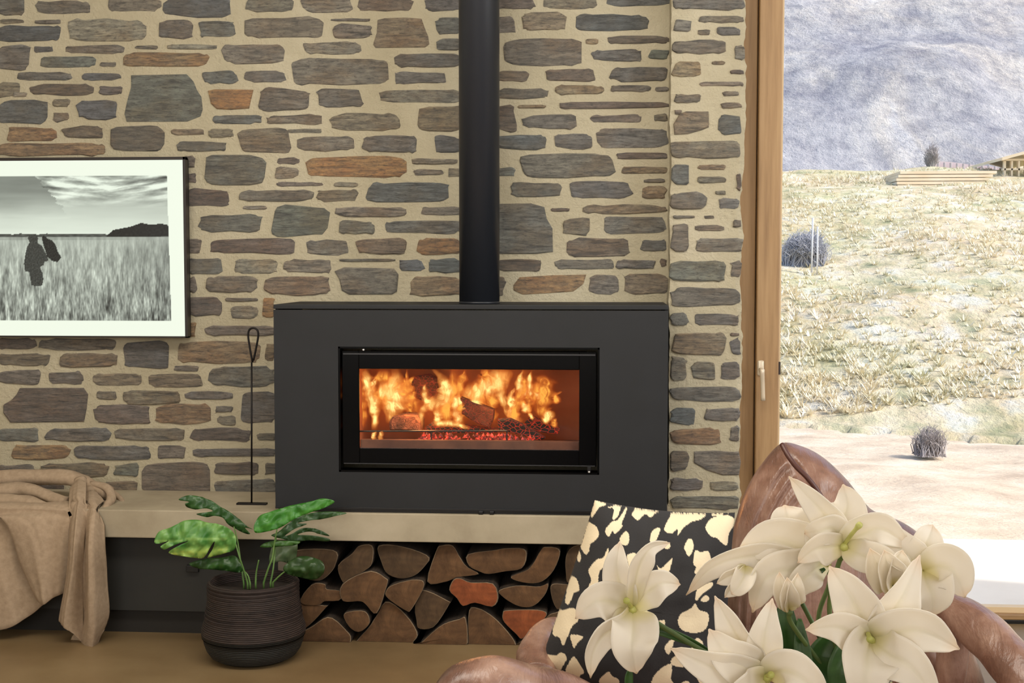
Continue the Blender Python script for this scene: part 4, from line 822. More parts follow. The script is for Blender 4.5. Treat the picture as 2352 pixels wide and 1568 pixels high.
# ---------------------------------------------------------------- cushion
BLOBS = [[(700,290),(690,260),(720,180),(760,165),(810,200),(760,215),(725,260)],[(810,215),(880,205),(890,165),(930,155),(990,180),(980,205),(930,215),(900,270),(860,290),(870,225)],[(805,355),(860,300),(900,290),(960,225),(970,235),(930,310),(935,330),(880,380),(860,360),(830,400)],[(610,510),(650,400),(680,330),(740,345),(755,400),(710,450),(690,470),(680,520),(655,545),(625,525)],[(915,405),(960,360),(985,390),(975,440),(945,450),(925,440)],[(1010,250),(1100,210),(1240,240),(1260,250),(1190,260),(1150,280),(1110,260),(1060,290),(1030,280)],[(1140,420),(1150,370),(1190,340),(1220,345),(1190,410),(1160,430)],[(1250,350),(1290,290),(1360,250),(1590,260),(1530,300),(1470,310),(1400,340),(1350,390),(1350,350),(1300,375)],[(1590,270),(1650,230),(1730,220),(1770,240),(1760,270),(1690,280),(1620,280)],[(1565,345),(1620,295),(1740,280),(1800,310),(1790,360),(1750,400),(1730,480),(1680,450),(1650,420),(1600,400)],[(1395,460),(1430,410),(1460,420),(1465,470),(1430,520),(1405,490)],[(1470,500),(1490,485),(1520,500),(1580,500),(1600,580),(1590,640),(1470,640),(1480,600),(1460,570)],[(1160,620),(1200,620),(1190,580),(1220,600),(1290,540),(1305,540),(1280,620),(1290,640),(1220,710),(1170,690)],[(585,600),(600,550),(620,570),(610,610)],[(680,640),(740,560),(790,540),(820,480),(830,490),(800,590),(760,640),(750,740),(740,800),(710,820),(680,760),(700,700)],[(500,890),(540,740),(590,725),(610,790),(570,820),(540,890),(520,910)],[(405,1140),(440,1000),(500,950),(560,920),(600,940),(600,1000),(560,1040),(520,1130),(490,1190),(460,1140)],[(325,1210),(340,1170),(370,1190),(340,1230)],[(355,1320),(370,1290),(440,1270),(480,1240),(520,1270),(490,1340),(470,1380),(410,1400),(400,1370)],[(505,1430),(520,1340),(570,1255),(610,1300),(650,1370),(620,1400),(600,1450),(540,1460)],[(270,1420),(290,1350),(310,1400),(310,1430)],[(430,1440),(490,1380),(495,1470),(450,1460)],[(760,1450),(780,1400),(830,1350),(860,1390),(905,1420),(900,1500),(860,1550),(790,1520)],[(1340,980),(1360,920),(1440,880),(1470,850),(1500,900),(1570,940),(1560,1030),(1500,1065),(1380,1040)],[(1440,1170),(1460,1120),(1490,1105),(1530,1150),(1510,1220),(1470,1230),(1445,1200)],[(1145,1430),(1190,1340),(1290,1280),(1290,1400),(1310,1440),(1270,1500),(1240,1540),(1190,1568),(1160,1540),(1170,1480)],[(1240,1150),(1310,1090),(1300,1150),(1270,1210)],[(1290,1250),(1340,1210),(1400,1240),(1380,1310),(1300,1290)],[(970,510),(1030,500),(1030,560),(1000,640),(975,560)],[(1225,440),(1260,425),(1290,440),(1280,470),(1225,460)],[(1140,990),(1240,960),(1230,1040),(1170,1050)],[(1510,830),(1550,800),(1580,830),(1550,850)],[(1470,800),(1500,730),(1600,720),(1600,750),(1520,790),(1480,830)],[(550,1100),(640,1100),(600,1150),(575,1190),(555,1150)],[(1010,1480),(1060,1470),(1050,1568),(1010,1568)],[(950,740),(1000,720),(1010,800),(960,830)],[(840,600),(900,560),(930,640),(880,700),(850,660)],[(1480,1380),(1540,1340),(1580,1420),(1520,1460)],[(1360,1440),(1420,1420),(1440,1500),(1380,1520)]]
BL = []
for b in BLOBS:
    Q = [(1150+p.x/3.35, 1100+p.y/3.35) for p in closed(b, len(b)*4)]; BL.append((min(x for x, _ in Q), max(x for x, _ in Q), min(y for _, y in Q), max(y for _, y in Q), Q))
tl, tr_, br, blc = (1366, 1152), (1690, 1180), (1655, 1610), (1234, 1530)
YQ = 2.98; NC = 240; v = []; cc = []; f = []
def cquad(a, b):
    """a, b in 0..1 -> photo px of the cushion face, edges pinched between the corners"""
    ax, ay = a*2-1, b*2-1
    x = (tl[0]*(1-a)+tr_[0]*a)*(1-b)+(blc[0]*(1-a)+br[0]*a)*b; y = (tl[1]*(1-a)+tr_[1]*a)*(1-b)+(blc[1]*(1-a)+br[1]*a)*b
    x += 10*(1-ay*ay)*(-ax)*.4; y += 12*(1-ax*ax)*(-ay)*.0+(10*(1-ax*ax) if b < .5 else 0)*(1-b)**3*1.2
    return x, y
for side in (0, 1):
    for j in range(NC+1):
        for i in range(NC+1):
            a, b = i/NC, j/NC; x, y = cquad(a, b); ax, ay = abs(a*2-1), abs(b*2-1)
            h = (1-ax**2.6)**.5*(1-ay**2.6)**.5*.125; w = W(x, y, YQ); 
            wr_ = (.006*nz(a*5, b*4, 2)+.004*nz(a*12, b*9, 6))*(1 if h > .005 else 0)
            w.y += (-h if side == 0 else h)+wr_*(1-side)+.16*(w.z-.6); v.append(w)
            if side == 0:
                hit = any(x0_ <= x <= x1_ and y0_ <= y <= y1_ and inpoly(x, y, Q) for x0_, x1_, y0_, y1_, Q in BL)
                cc.append(lin((236, 219, 186)) if hit else lin((46, 45, 46)))
            else: cc.append(lin((46, 45, 46)))
N1 = (NC+1)**2
for j in range(NC):
    for i in range(NC):
        a = j*(NC+1)+i; f.append((a, a+NC+1, a+NC+2, a+1)); f.append((N1+a, N1+a+1, N1+a+NC+2, N1+a+NC+1))
co = mesh('cushion', v, f, vcmat('cushion_print', .95, bscale=220, bstr=.35, bdist=.002), None, True, cols=cc)
bm = bmesh.new(); bm.from_mesh(co.data); bmesh.ops.remove_doubles(bm, verts=bm.verts[:], dist=1e-5); bm.to_mesh(co.data); bm.free()
tag(co, 'square charcoal cushion with cream blotches leaning in the leather armchair', 'cushion')
# ---------------------------------------------------------------- lilies
def petal_mat():
    m, nt, bs = newmat('lily_petal'); a = nt.nodes.new('ShaderNodeVertexColor'); a.layer_name = 'col'; nt.links.new(a.outputs[0], bs.inputs['Base Color'])
    bs.inputs['Roughness'].default_value = .5; t, _ = tex(nt, 'Noise', 60, 4); bump(nt, bs, t.outputs['Fac'], .08, .002)
    tl_ = nt.nodes.new('ShaderNodeBsdfTranslucent'); nt.links.new(a.outputs[0], tl_.inputs[0]); mx = nt.nodes.new('ShaderNodeMixShader'); mx.inputs[0].default_value = .35
    out = nt.nodes['Material Output']; nt.links.new(bs.outputs[0], mx.inputs[1]); nt.links.new(tl_.outputs[0], mx.inputs[2]); nt.links.new(mx.outputs[0], out.inputs[0]); return m
M_PET = petal_mat()
M_LSTEM = pmat('lily_stem', [(.3, (62, 84, 44)), (.7, (104, 126, 70))], 12, rough=.5)
M_PIST = pmat('pistil', [(.3, (164, 166, 74)), (.7, (204, 204, 124))], 30, rough=.5)
M_GLEAF = pmat('lily_leaf', [(.3, (34, 66, 26)), (.7, (62, 100, 46))], 7, 6, (1, 1, 6), rough=.4)
WARM = (255, 246, 230); COOL = (255, 252, 244); YLW = (238, 228, 142)
def petal(parent, pts, w, seed, roll=0., cup=.3, broad=.5, wave=.06, tipc=(250, 222, 190)):
    """pts: (px, py, Y) along the midrib; w: greatest width in photo pixels"""
    n, m = 26, 14; cl_ = bez([W(*p) for p in pts], n); Ym = sum(p[2] for p in pts)/len(pts); wm = w*1.2/F_PX*Ym; v = []; f = []; cc = []
    view = FWD
    for i, p in enumerate(cl_):
        s = i/n; t = (cl_[min(i+1, n)]-cl_[max(i-1, 0)]).normalized(); b = t.cross(view); b = b.normalized() if b.length > .05 else RGT.copy()
        nr = b.cross(t).normalized(); b2 = (b*math.cos(roll)+nr*math.sin(roll)).normalized(); nr2 = b2.cross(t).normalized()
        if nr2.dot(view) > 0: nr2 = -nr2
        prof = (math.sin(math.pi*min(1, s**.86*.94+.05)))**.85 if s < 1 else .1
        prof = max(prof*(1-.0*s), .07); 
        if s > .93: prof *= max(.25, 1-(s-.93)*9)
        for k in range(m+1):
            e = k/m*2-1; hw = wm/2*prof
            z = cup*hw*(e*e)-.10*hw*math.exp(-(e*9)**2)*1.0+wave*hw*2*math.sin(s*15+seed+e*2)*abs(e)**3
            v.append(p+b2*e*hw+nr2*z)
            c = [x_*(1-.5)+y_*.5 for x_, y_ in zip(WARM, COOL)]
            g = max(0, 1-s/.30)*.8*(1-.45*abs(e)); g = max(g, .22*math.exp(-(e*7)**2)*max(0, 1-s))
            c = [x_*(1-g)+y_*g for x_, y_ in zip(c, YLW)]
            tt = max(0, (s-.86)/.14)*.5; c = [x_*(1-tt)+y_*tt for x_, y_ in zip(c, tipc)]; cc.append(lin(c))
    for i in range(n):
        for k in range(m): a = i*(m+1)+k; f.append((a, a+1, a+m+2, a+m+1))
    o = mesh('petal', v, f, M_PET, parent, True, cols=cc); md = o.modifiers.new('t', 'SOLIDIFY'); md.thickness = .0011; return o
VC = W(1975, 1568, 1.86); VZ = W(1975, 1556, 1.86).z
def lily(label, centre, petals, stem=None, pist=None, stam=True):
    c = W(*centre); r = thing('lily', c, label, 'flower', 'cut lilies in the vase'); sd = hash(label) % 7 if False else len(label) % 7
    for i, (pts, w, ro, cu) in enumerate(petals): petal(r, [centre]+pts, w, sd+i*1.7, ro, cu)
    if pist:
        q = MB(); P = bez([W(*centre)]+[W(*p) for p in pist], 12); q.tube(P, [.0028]*10+[.0036, .0046, .0040], 10); q.obj('pistil', M_PIST, r, True)
    if stam:
        q = MB(); q.tube([W(centre[0], centre[1]-3, centre[2]), W(centre[0]+1, centre[1]+6, centre[2]-.012)], [.004, .0055], 10); q.obj('throat', M_PIST, r, True)
    if stem:
        q = MB(); P = bez([W(*p) for p in stem]+[Vector((VC.x+.01*math.sin(centre[0]), VC.y, VZ-.06))], 24); q.tube(P, [.0046]*3+[.0034]*22, 10); q.obj('stem', M_LSTEM, r, True)
    return r
d = 1.72
lily('open white lily in front of the patterned cushion', (1452, 1396, d), [
 ([(1428, 1350, d-.02), (1416, 1300, d-.03), (1424, 1243, d-.01)], 62, .25, .25), ([(1458, 1340, d-.03), (1472, 1290, d-.05), (1496, 1258, d-.05), (1538, 1246, d-.02)], 48, -.35, .4),
 ([(1486, 1360, d-.02), (1520, 1340, d-.03), (1562, 1342, d+.0)], 66, .15, .35), ([(1410, 1382, d-.02), (1368, 1382, d-.035), (1322, 1420, d-.02)], 80, -.1, .3),
 ([(1428, 1430, d-.03), (1385, 1460, d-.05), (1362, 1500, d-.05), (1356, 1556, d-.03)], 56, .3, .4), ([(1456, 1440, d-.04), (1452, 1490, d-.065), (1462, 1546, d-.05)], 96, 0, .3)],
 stem=[(1474, 1404, d+.02), (1500, 1424, d+.03), (1560, 1462, d+.04), (1625, 1500, d+.05), (1760, 1570, d+.08)], pist=[(1445, 1386, d-.03), (1438, 1378, d-.045)])
d = 1.62
lily('large white lily facing forward at the bottom edge, between two others', (1762, 1552, d), [
 ([(1752, 1510, d-.02), (1758, 1450, d-.03), (1774, 1374, d-.01)], 74, 0, .3), ([(1720, 1500, d-.01), (1680, 1440, d-.02), (1642, 1368, d+.0)], 74, .55, .35),
 ([(1715, 1530, d-.03), (1668, 1500, d-.045), (1628, 1444, d-.03)], 86, -.1, .25), ([(1700, 1545, d-.03), (1630, 1530, d-.05), (1540, 1488, d-.03)], 82, .1, .3),
 ([(1800, 1540, d-.03), (1845, 1560, d-.045), (1905, 1610, d-.03)], 92, 0, .3), ([(1730, 1585, d-.04), (1700, 1620, d-.06), (1680, 1680, d-.04)], 90, 0, .3)],
 stem=[(1770, 1575, d+.05), (1850, 1640, d+.12)], pist=[(1765, 1550, d-.03), (1772, 1549, d-.05)])
d = 1.66
lily('fully open white lily at the lower right with six wide petals', (2000, 1466, d), [
 ([(1980, 1420, d-.02), (1950, 1365, d-.03), (1905, 1300, d-.0)], 92, .2, .3), ([(2030, 1430, d-.01), (2070, 1375, d-.02), (2112, 1275, d+.02)], 92, -.2, .35),
 ([(2050, 1455, d-.03), (2120, 1450, d-.045), (2203, 1490, d-.02)], 100, 0, .3), ([(1965, 1458, d-.03), (1920, 1440, d-.045), (1850, 1446, d-.03)], 72, 0, .25),
 ([(1995, 1500, d-.04), (1990, 1550, d-.06), (1985, 1640, d-.05)], 112, 0, .25), ([(2040, 1500, d-.04), (2095, 1535, d-.06), (2165, 1625, d-.05)], 88, 0, .3)],
 stem=[(2000, 1478, d+.04), (1995, 1530, d+.12)], pist=[(1994, 1455, d-.03), (1999, 1470, d-.05)])
d = 1.80
lily('white lily at the top of the bunch, upright petals against the leather', (1938, 1252, d), [
 ([(1915, 1210, d-.0), (1875, 1160, d-.01), (1812, 1094, d+.02)], 62, .3, .4), ([(1935, 1205, d+.01), (1948, 1160, d+.02), (1936, 1112, d+.03)], 80, 0, .3),
 ([(1975, 1230, d-.02), (2025, 1215, d-.03), (2092, 1256, d-.0)], 76, 0, .3), ([(1905, 1255, d-.02), (1870, 1262, d-.03), (1832, 1292, d-.02)], 66, .2, .3),
 ([(1980, 1275, d-.03), (2030, 1290, d-.04), (2062, 1345, d-.03)], 62, .1, .4), ([(1915, 1215, d-.01), (1880, 1220, d-.02), (1848, 1225, d+.0)], 60, .1, .3)],
 stem=[(1936, 1268, d+.01), (1922, 1310, d+.02), (1905, 1400, d+.03), (1930, 1520, d+.02)], pist=[(1955, 1228, d-.03), (1976, 1203, d-.045)])
d = 1.86
lily('white lily seen from the side with a long petal reaching left to the cushion', (1900, 1288, d), [
 ([(1830, 1288, d-.03), (1740, 1276, d-.05), (1640, 1300, d-.05), (1576, 1366, d-.03)], 62, .2, .5), ([(1840, 1262, d-.03), (1770, 1242, d-.05), (1692, 1276, d-.04)], 108, 0, .35),
 ([(1860, 1240, d-.0), (1815, 1196, d+.0), (1802, 1160, d+.02)], 104, 0, .35), ([(1830, 1306, d-.05), (1762, 1326, d-.07), (1728, 1406, d-.06)], 86, 0, .35),
 ([(1862, 1316, d-.05), (1830, 1344, d-.06), (1802, 1388, d-.05)], 58, 0, .4), ([(1890, 1262, d-.03), (1872, 1240, d-.05), (1850, 1214, d-.05)], 60, 0, .3)],
 stem=[(1902, 1300, d+.035), (1905, 1340, d+.02), (1880, 1420, d+.02), (1900, 1520, d+.02)])
d = 1.80
lily('white lily turned away at the far right of the bunch', (2120, 1310, d), [
 ([(2122, 1270, d-.0), (2132, 1240, d+.0), (2142, 1205, d+.02)], 78, 0, .35), ([(2160, 1300, d-.02), (2195, 1320, d-.03), (2216, 1372, d-.02)], 92, 0, .35),
 ([(2130, 1340, d-.03), (2142, 1370, d-.04), (2140, 1416, d-.03)], 92, 0, .35), ([(2090, 1330, d-.02), (2070, 1345, d-.03), (2030, 1372, d-.02)], 66, 0, .35),
 ([(2090, 1285, d-.01), (2060, 1250, d-.01), (2020, 1192, d+.01)], 78, 0, .35)],
 stem=[(2075, 1350, d+.01), (2040, 1400, d+.03), (2010, 1480, d+.04)], stam=False)
# half-open blooms
lily('small half-open pale bloom hanging beside the leather chair back', (1712, 1300, 1.80), [([(1700, 1325, 1.79), (1680, 1350, 1.78), (1664, 1372, 1.78)], 40, .3, .7), ([(1708, 1325, 1.78), (1694, 1350, 1.77), (1680, 1364, 1.77)], 44, -.2, .7), ([(1690, 1315, 1.79), (1664, 1328, 1.79), (1646, 1340, 1.79)], 34, .2, .7)], stem=[(1718, 1296, 1.81), (1790, 1300, 1.84), (1850, 1400, 1.86)], stam=False)
lily('yellow-green half-open bloom low in the middle of the bunch', (1812, 1398, 1.78), [([(1808, 1370, 1.765), (1796, 1345, 1.755), (1790, 1312, 1.75)], 44, .3, .8), ([(1816, 1370, 1.76), (1822, 1345, 1.75), (1832, 1315, 1.75)], 44, -.3, .8), ([(1810, 1375, 1.755), (1808, 1350, 1.745), (1808, 1325, 1.74)], 40, 0, .8)], stem=[(1812, 1402, 1.785), (1830, 1450, 1.80)], stam=False)
lily('bell-shaped bloom seen from behind below the topmost lily', (2050, 1342, 1.76), [([(2035, 1320, 1.745), (2015, 1295, 1.735), (1998, 1258, 1.73)], 66, .3, .8), ([(2054, 1315, 1.74), (2060, 1285, 1.73), (2072, 1262, 1.73)], 66, -.3, .8), ([(2044, 1320, 1.735), (2036, 1290, 1.72), (2030, 1262, 1.715)], 62, 0, .8)], stem=[(2054, 1348, 1.765), (2030, 1400, 1.79), (2005, 1460, 1.82)], stam=False)
# lily leaves
gl = thing('lily_foliage', Vector((VC.x, VC.y, VZ-.05)), 'long dark green lily leaves rising among the blooms from the vase', 'foliage')
def blade(pts, w, label=None):
    n, m = 22, 6; cl_ = bez([W(*p) for p in pts], n); v = []; f = []; wm = w/F_PX*pts[0][2]
    for i, p in enumerate(cl_):
        s = i/n; t = (cl_[min(i+1, n)]-cl_[max(i-1, 0)]).normalized(); b = t.cross(FWD).normalized(); nr = b.cross(t)
        if nr.dot(FWD) > 0: nr = -nr
        pr = max(.05, math.sin(math.pi*(s*.9+.06))**.75)
        for k_ in range(m+1): e = k_/m*2-1; v.append(p+b*e*wm/2*pr+nr*(wm*.18*abs(e)*pr))
    for i in range(n):
        for k_ in range(m): a = i*(m+1)+k_; f.append((a, a+1, a+m+2, a+m+1))
    o = mesh('leaf', v, f, M_GLEAF, gl, True); md = o.modifiers.new('t', 'SOLIDIFY'); md.thickness = .001; return o
blade([(1830, 1568, 1.86), (1800, 1480, 1.86), (1800, 1400, 1.85), (1840, 1340, 1.84), (1895, 1305, 1.83)], 34)
blade([(1860, 1580, 1.83), (1822, 1500, 1.83), (1806, 1430, 1.83), (1800, 1360, 1.84)], 52)
blade([(1880, 1590, 1.8), (1850, 1530, 1.8), (1840, 1480, 1.81), (1836, 1420, 1.82)], 40)
blade([(1960, 1600, 1.82), (1900, 1540, 1.82), (1884, 1500, 1.82), (1930, 1440, 1.83)], 70)
blade([(1930, 1600, 1.80), (1925, 1540, 1.80), (1945, 1490, 1.81), (1960, 1450, 1.82)], 62)
blade([(1640, 1500, 1.78), (1560, 1462, 1.77), (1500, 1448, 1.77), (1476, 1500, 1.77)], 24)
blade([(1446, 1600, 1.76), (1444, 1560, 1.76), (1448, 1530, 1.76)], 20)
# vase
vs_ = thing('vase', (VC.x, VC.y, 0), 'tall dark vase with a gold speckled rim holding the lilies', 'vase')
mv, nt, bs = newmat('vase_mosaic'); vo, _ = tex(nt, 'Voronoi', 160); r = ramp(nt, [(.25, (190, 176, 120)), (.4, (60, 52, 38)), (.6, (28, 24, 20))]); nt.links.new(vo.outputs['Distance'], r.inputs[0]); nt.links.new(r.outputs[0], bs.inputs['Base Color']); bs.inputs['Roughness'].default_value = .3
k = 1.86/3000
q = MB(); q.lathe([(.07, .001), (.085, .02), (.095, .3), (.075, .5), (.042, VZ-.05), (.038, VZ-.02), (.045, VZ), (.041, VZ), (.034, VZ-.02), (.036, VZ-.06), (.02, VZ-.07)], (VC.x, VC.y), 40); q.obj('body', mv, vs_, True)
# ---------------------------------------------------------------- outdoors
def hill_z(x, y):
    """ground outside: flat yard, then the tussocky bank up to the ridge"""
    b0 = 11.6-.5*max(0, min(3, x-1.5))
    t = max(0, (y-b0)/(31-b0)); t = min(t, 1)
    z = -.06+3.62*(t**.92)
    if y > 31: z = 3.56-.10*(y-31)
    z += (.10*fbm(x*.5, y*.35, 2)*min(1, t*8)+.25*nz(x*.12, y*.1, 7)*t)
    return z
def gmat(name, stops, scale, ms=(1, 1, 1), bs_=None, bd=.05):
    return pmat(name, stops, scale, 10, ms, rough=1.0, bscale=bs_, bstr=.7, bdist=bd, coord='World', spec=.1)
M_GRASS = gmat('dry_grass', [(.28, (156, 162, 132)), (.42, (200, 192, 160)), (.52, (224, 210, 180)), (.62, (222, 218, 204)), (.75, (238, 230, 208))], 2.6, (1, .6, 1), 9, .12)
M_DIRT = gmat('pale_dirt', [(.3, (190, 170, 148)), (.5, (214, 196, 172)), (.7, (228, 214, 194))], 2.2, (1, 1.4, 1), 20, .03)
def grid(name, xf, ys, zf, m, nx=120, label=None):
    v = []; f = []
    for y in ys:
        for i in range(nx+1): x = xf(i/nx, y); v.append((x, y, zf(x, y)))
    for j in range(len(ys)-1):
        for i in range(nx): a = j*(nx+1)+i; f.append((a, a+1, a+nx+2, a+nx+1))
    return tag(mesh(name, v, f, m, None, True, origin=(0, 0, 0)), kind='structure')
def dirt_edge(x): return 11.2-.55*max(0, min(5, (x-1.4)))
ys = [6.1+i*.12 for i in range(50)]
nt = M_GRASS.node_tree; bs = nt.nodes['Principled BSDF']; old = bs.inputs['Base Color'].links[0].from_socket
t, _ = tex(nt, 'Noise', .42, 5, .6, 'World'); r = ramp(nt, [(.44, (255, 255, 255)), (.6, (196, 216, 178))]); nt.links.new(t.outputs['Fac'], r.inputs[0])
t9, _ = tex(nt, 'Noise', 1.1, 6, .7, 'World', (1, .5, 1)); r9 = ramp(nt, [(.42, (214, 192, 164)), (.58, (255, 255, 255))]); nt.links.new(t9.outputs['Fac'], r9.inputs[0])
for rr9 in (r, r9):
    mx = nt.nodes.new('ShaderNodeMix'); mx.data_type = 'RGBA'; mx.blend_type = 'MULTIPLY'; mx.inputs[0].default_value = .38; nt.links.new(old, mx.inputs[6]); nt.links.new(rr9.outputs[0], mx.inputs[7]); old = mx.outputs[2]
nt.links.new(old, bs.inputs['Base Color'])
grid('ground_dirt', lambda t, y: -6+t*16, ys, lambda x, y: -.075+.03*fbm(x*1.3, y*1.3, 1)+(.0 if y < dirt_edge(x) else -.05), M_DIRT, 160)
ys = [8+i*.16 for i in range(150)]+[32+i*.6 for i in range(20)]
grid('ground_grass', lambda t, y: -.25*y+t*y*1.1, ys, lambda x, y: hill_z(x, y)-(.0 if y > dirt_edge(x) else .08), M_GRASS, 220)
def onhill(px, py):
    y = 11.8
    while y < 31 and W(px, py, y).z > hill_z(W(px, py, y).x, y): y += .1
    return y
# terrace
M_PAVE = gmat('white_paving', [(.3, (226, 218, 204)), (.7, (236, 229, 216))], 3)
pv = thing('ground_terrace', (1.8, 5.5, -.1), None, None); tag(pv, kind='structure')
for (x0, x1, y0, y1) in ((.2, 2.6, 4.95, 6.0), (2.61, 5.2, 4.95, 6.0), (.2, 2.6, 6.005, 6.35), (2.61, 5.2, 6.005, 6.35)):
    q = MB(); q.box(x0, y0, -.1, x1, y1, -.03, .004); q.obj('paving_slab', M_PAVE, pv)
# mountain, with the pale bluish distance haze put into its surface colour
def mz(x, y): 
    t = (y-60)/240; return -4+130*max(0, t)+16*t*abs(fbm(x*.018, y*.02, 3, 6))*2+7*t*fbm(x*.06, y*.06, 8, 5)
mm, nt, bs = newmat('mountain'); t, _ = tex(nt, 'Noise', .055, 12, .68, 'World', (1, .7, 1), .8); r = ramp(nt, [(.34, (172, 172, 178)), (.45, (198, 196, 198)), (.53, (216, 212, 208)), (.60, (230, 222, 210)), (.68, (244, 242, 238))]); nt.links.new(t.outputs['Fac'], r.inputs[0])
t2, _ = tex(nt, 'Noise', .5, 8, .75, 'World', (1, .7, 1)); r2 = ramp(nt, [(.38, (188, 190, 202)), (.56, (255, 255, 255))]); nt.links.new(t2.outputs['Fac'], r2.inputs[0])
mx = nt.nodes.new('ShaderNodeMix'); mx.data_type = 'RGBA'; mx.blend_type = 'MULTIPLY'; mx.inputs[0].default_value = .8; nt.links.new(r.outputs[0], mx.inputs[6]); nt.links.new(r2.outputs[0], mx.inputs[7]); nt.links.new(mx.outputs[2], bs.inputs['Base Color']); bs.inputs['Roughness'].default_value = 1
t3, _ = tex(nt, 'Noise', .10, 9, .72, 'World', (1, .6, .28), 1.2, (0, .62, 0)); r3 = ramp(nt, [(.42, (178, 182, 200)), (.5, (232, 232, 236)), (.58, (255, 255, 255))]); nt.links.new(t3.outputs['Fac'], r3.inputs[0])
mx2 = nt.nodes.new('ShaderNodeMix'); mx2.data_type = 'RGBA'; mx2.blend_type = 'MULTIPLY'; mx2.inputs[0].default_value = .55; nt.links.new(mx.outputs[2], mx2.inputs[6]); nt.links.new(r3.outputs[0], mx2.inputs[7]); nt.links.new(mx2.outputs[2], bs.inputs['Base Color'])
b = bump(nt, bs, t2.outputs['Fac'], .8, 1.5)
grid('mountain', lambda t, y: -.6*y+t*y*1.9, [60+i*1.6 for i in range(160)], mz, mm, 300)
# tussocks
M_TUS = gmat('tussock', [(.32, (196, 194, 162)), (.5, (232, 219, 190)), (.65, (246, 238, 218))], 1.3)
tr3 = random.Random(11); v = []; f = []
for i in range(9000):
    y = 11.5+19*tr3.random()**1.3; x = tr3.uniform(-.05, .5)*y; z = hill_z(x, y); dense = nz(x*.35, y*.3, 4)
    if dense < -.05 and tr3.random() < .6: continue
    s = tr3.uniform(.06, .15)*(1+max(0, dense*1.2))
    for k_ in range(9):
        a = tr3.uniform(0, 6.28); l_ = s*tr3.uniform(.6, 1.1); dx, dy = math.cos(a), math.sin(a); n = len(v); wv = .008+.006*tr3.random()
        v += [(x-dy*wv, y+dx*wv, z-.02), (x+dy*wv, y-dx*wv, z-.02), (x+dx*l_*.7, y+dy*l_*.7, z+l_*.55)]; f.append((n, n+1, n+2))
        
tag(mesh('tussock_grass', v, f, M_TUS, None), 'pale dry tussock grass covering the bank outside the window', 'grass', kind='stuff')
# shrubs made of fine twigs
M_TWIG = gmat('grey_twig', [(.4, (144, 138, 140)), (.6, (180, 172, 168))], 4); M_TWIG2 = gmat('dark_twig', [(.4, (156, 158, 168)), (.6, (190, 190, 196))], 3)
def shrub(name, px, py, Y, wpx, hpx, n, m, label, cat='shrub', seed=1, up=1.0):
    r0 = random.Random(seed); base = W(px, py, Y); s = Y/F_PX; wd__, h = wpx*s, hpx*s; q = MB()
    for i in range(n):
        a = r0.uniform(0, 6.28); e = r0.random()**.6; top = base+Vector((math.cos(a)*e*wd__/2, math.sin(a)*e*wd__/2*.7, h*r0.uniform(.45, 1)*(1-.35*e*e)))
        bx = r0.uniform(-1, 1)*.36*wd__*(1 if name == 'shrub' else .1); b0 = base+Vector((bx, r0.uniform(-.1, .1), -.03)); top.x = top.x*.55+(base.x+bx)*.45; mid = (b0+top)/2+Vector((r0.uniform(-.1, .1)*wd__, 0, .08*h))
        q.tube([b0, mid, top], [.00045*Y, .0003*Y, .00012*Y], 3, False)
        for k_ in range(3):
            p = mid.lerp(top, r0.random()); q.tube([p, p+Vector((r0.uniform(-.12, .12)*wd__, r0.uniform(-.1, .1)*wd__, r0.uniform(.02, .16)*h))], [.00022*Y, .0001*Y], 3, False)
    return tag(q.obj(name, m, None, True), label, cat)
shrub('shrub', 1848, 612, onhill(1848, 612), 130, 84, 900, M_TWIG2, 'dark grey bushy shrub on the bank beside the window frame', seed=2)
shrub('shrub', 2135, 1036, 9.3, 90, 62, 260, M_TWIG, 'small bare grey shrub at the edge of the dirt yard', seed=3)
shrub('bare_tree', 2140, 392, 31, 60, 60, 260, M_TWIG, 'little leafless tree on the ridge beside the fence', 'tree', seed=5)
shrub('shrub', 1893, 918, 12.2, 26, 20, 80, gmat('green_twig', [(0, (126, 142, 108))], 3), 'tiny green plant at the foot of the bank', seed=6)
ysk = onhill(1870, 614)-.5
for i, (a, b) in enumerate((((1867, 500), (1864, 612)), ((1878, 520), (1877, 616)))):
    q = MB(); q.tube([W(a[0], a[1], ysk), W(b[0], b[1]+14, ysk)], .012, 6); tag(q.obj('stake', gmat('pale_stake', [(0, (214, 212, 212))], 3), None, True), ('left', 'right')[i]+' of the two thin pale stakes in front of the dark shrub', 'stake', 'stakes on the bank')
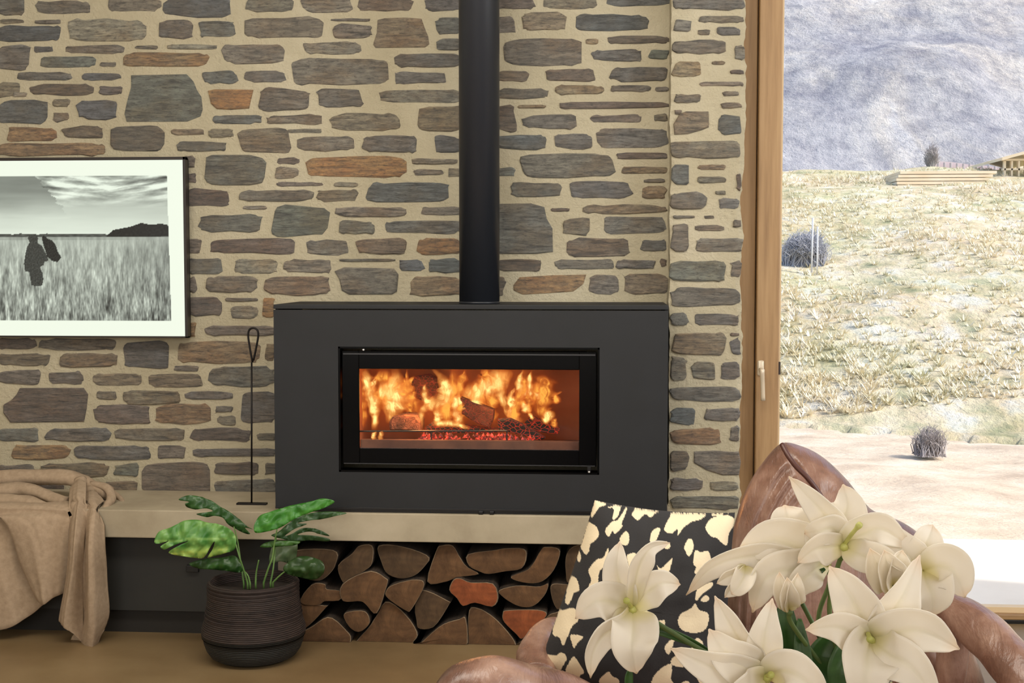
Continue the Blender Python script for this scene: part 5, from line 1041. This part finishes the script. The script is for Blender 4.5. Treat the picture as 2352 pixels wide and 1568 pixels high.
# things on the ridge
YR = 31.0
def rbox(px0, py0, px1, py1, Y, dep, m, name, par=None, b=0):
    a, b_ = W(px0, py1, Y), W(px1, py0, Y); q = MB(); q.box(a.x, Y, a.z, b_.x, Y+dep, b_.z, b); return q.obj(name, m, par)
M_TIM = gmat('timber', [(.4, (222, 202, 170)), (.6, (234, 218, 192))], 1.5)
st = thing('timber_stack', W(2180, 428, 26.8), 'low stack of pale timber boards on the ridge', 'timber')
for i in range(5): rbox(2062-i*1.5+abs(i-2)*3, 392+i*8, 2290-i*9, 399.4+i*8, 26.8-.1*i, 2.2, M_TIM, 'board', st)
hs = thing('timber_frame_hut', W(2350, 414, 28.2), 'unfinished pale timber-framed hut on the ridge at the right edge', 'hut')
for px in (2306, 2322, 2338, 2354, 2372, 2396): rbox(px, 368, px+5, 420, 28.2, .12, M_TIM, 'stud', hs)
for py in (364, 386): rbox(2304, py, 2402, py+5, 28.2, .12, M_TIM, 'rail', hs)
rbox(2308, 372, 2402, 416, 30.2, .05, M_TIM, 'back_sheet', hs)
a, b_, c = W(2302, 368, 28), W(2404, 368, 28), W(2352, 354, 28); q = MB(); dv = Vector((0, 2.6, 0)); u = Vector((0, 0, .06))
q.add([a, c, b_, a+dv, c+dv, b_+dv, a+u, c+u, b_+u, a+dv+u, c+dv+u, b_+dv+u], [(0, 1, 4, 3), (1, 2, 5, 4), (6, 9, 10, 7), (7, 10, 11, 8), (0, 6, 7, 1), (1, 7, 8, 2), (3, 4, 10, 9), (4, 5, 11, 10), (0, 3, 9, 6), (2, 8, 11, 5)]); q.obj('roof', M_TIM, hs)
fn = thing('mesh_fence', W(2220, 404, 33), 'long pale pinkish construction fence along the ridge', 'fence')
q = MB(); pts = [(2108, 388), (2132, 378), (2150, 370), (2185, 372), (2230, 378), (2270, 381), (2304, 386)]
for (x0, y0), (x1, y1) in zip(pts, pts[1:]):
    p = [W(x0, y0, 33), W(x1, y1, 33), W(x1, 402, 33), W(x0, 402, 33)]; q.add(p+[w+Vector((0, .03, 0)) for w in p], [(0, 3, 2, 1), (4, 5, 6, 7), (0, 1, 5, 4), (2, 3, 7, 6)])
q.obj('netting', gmat('fence_net', [(0, (216, 196, 196))], 3), fn)
for i in range(11):
    px = 2155+i*14.5; q = MB(); q.tube([W(px, 372+i, 32.9), W(px, 404, 32.9)], .03, 6); q.obj('post', gmat('fence_post', [(0, (176, 166, 168))], 3) if i == 0 else bpy.data.materials['fence_post'], fn)
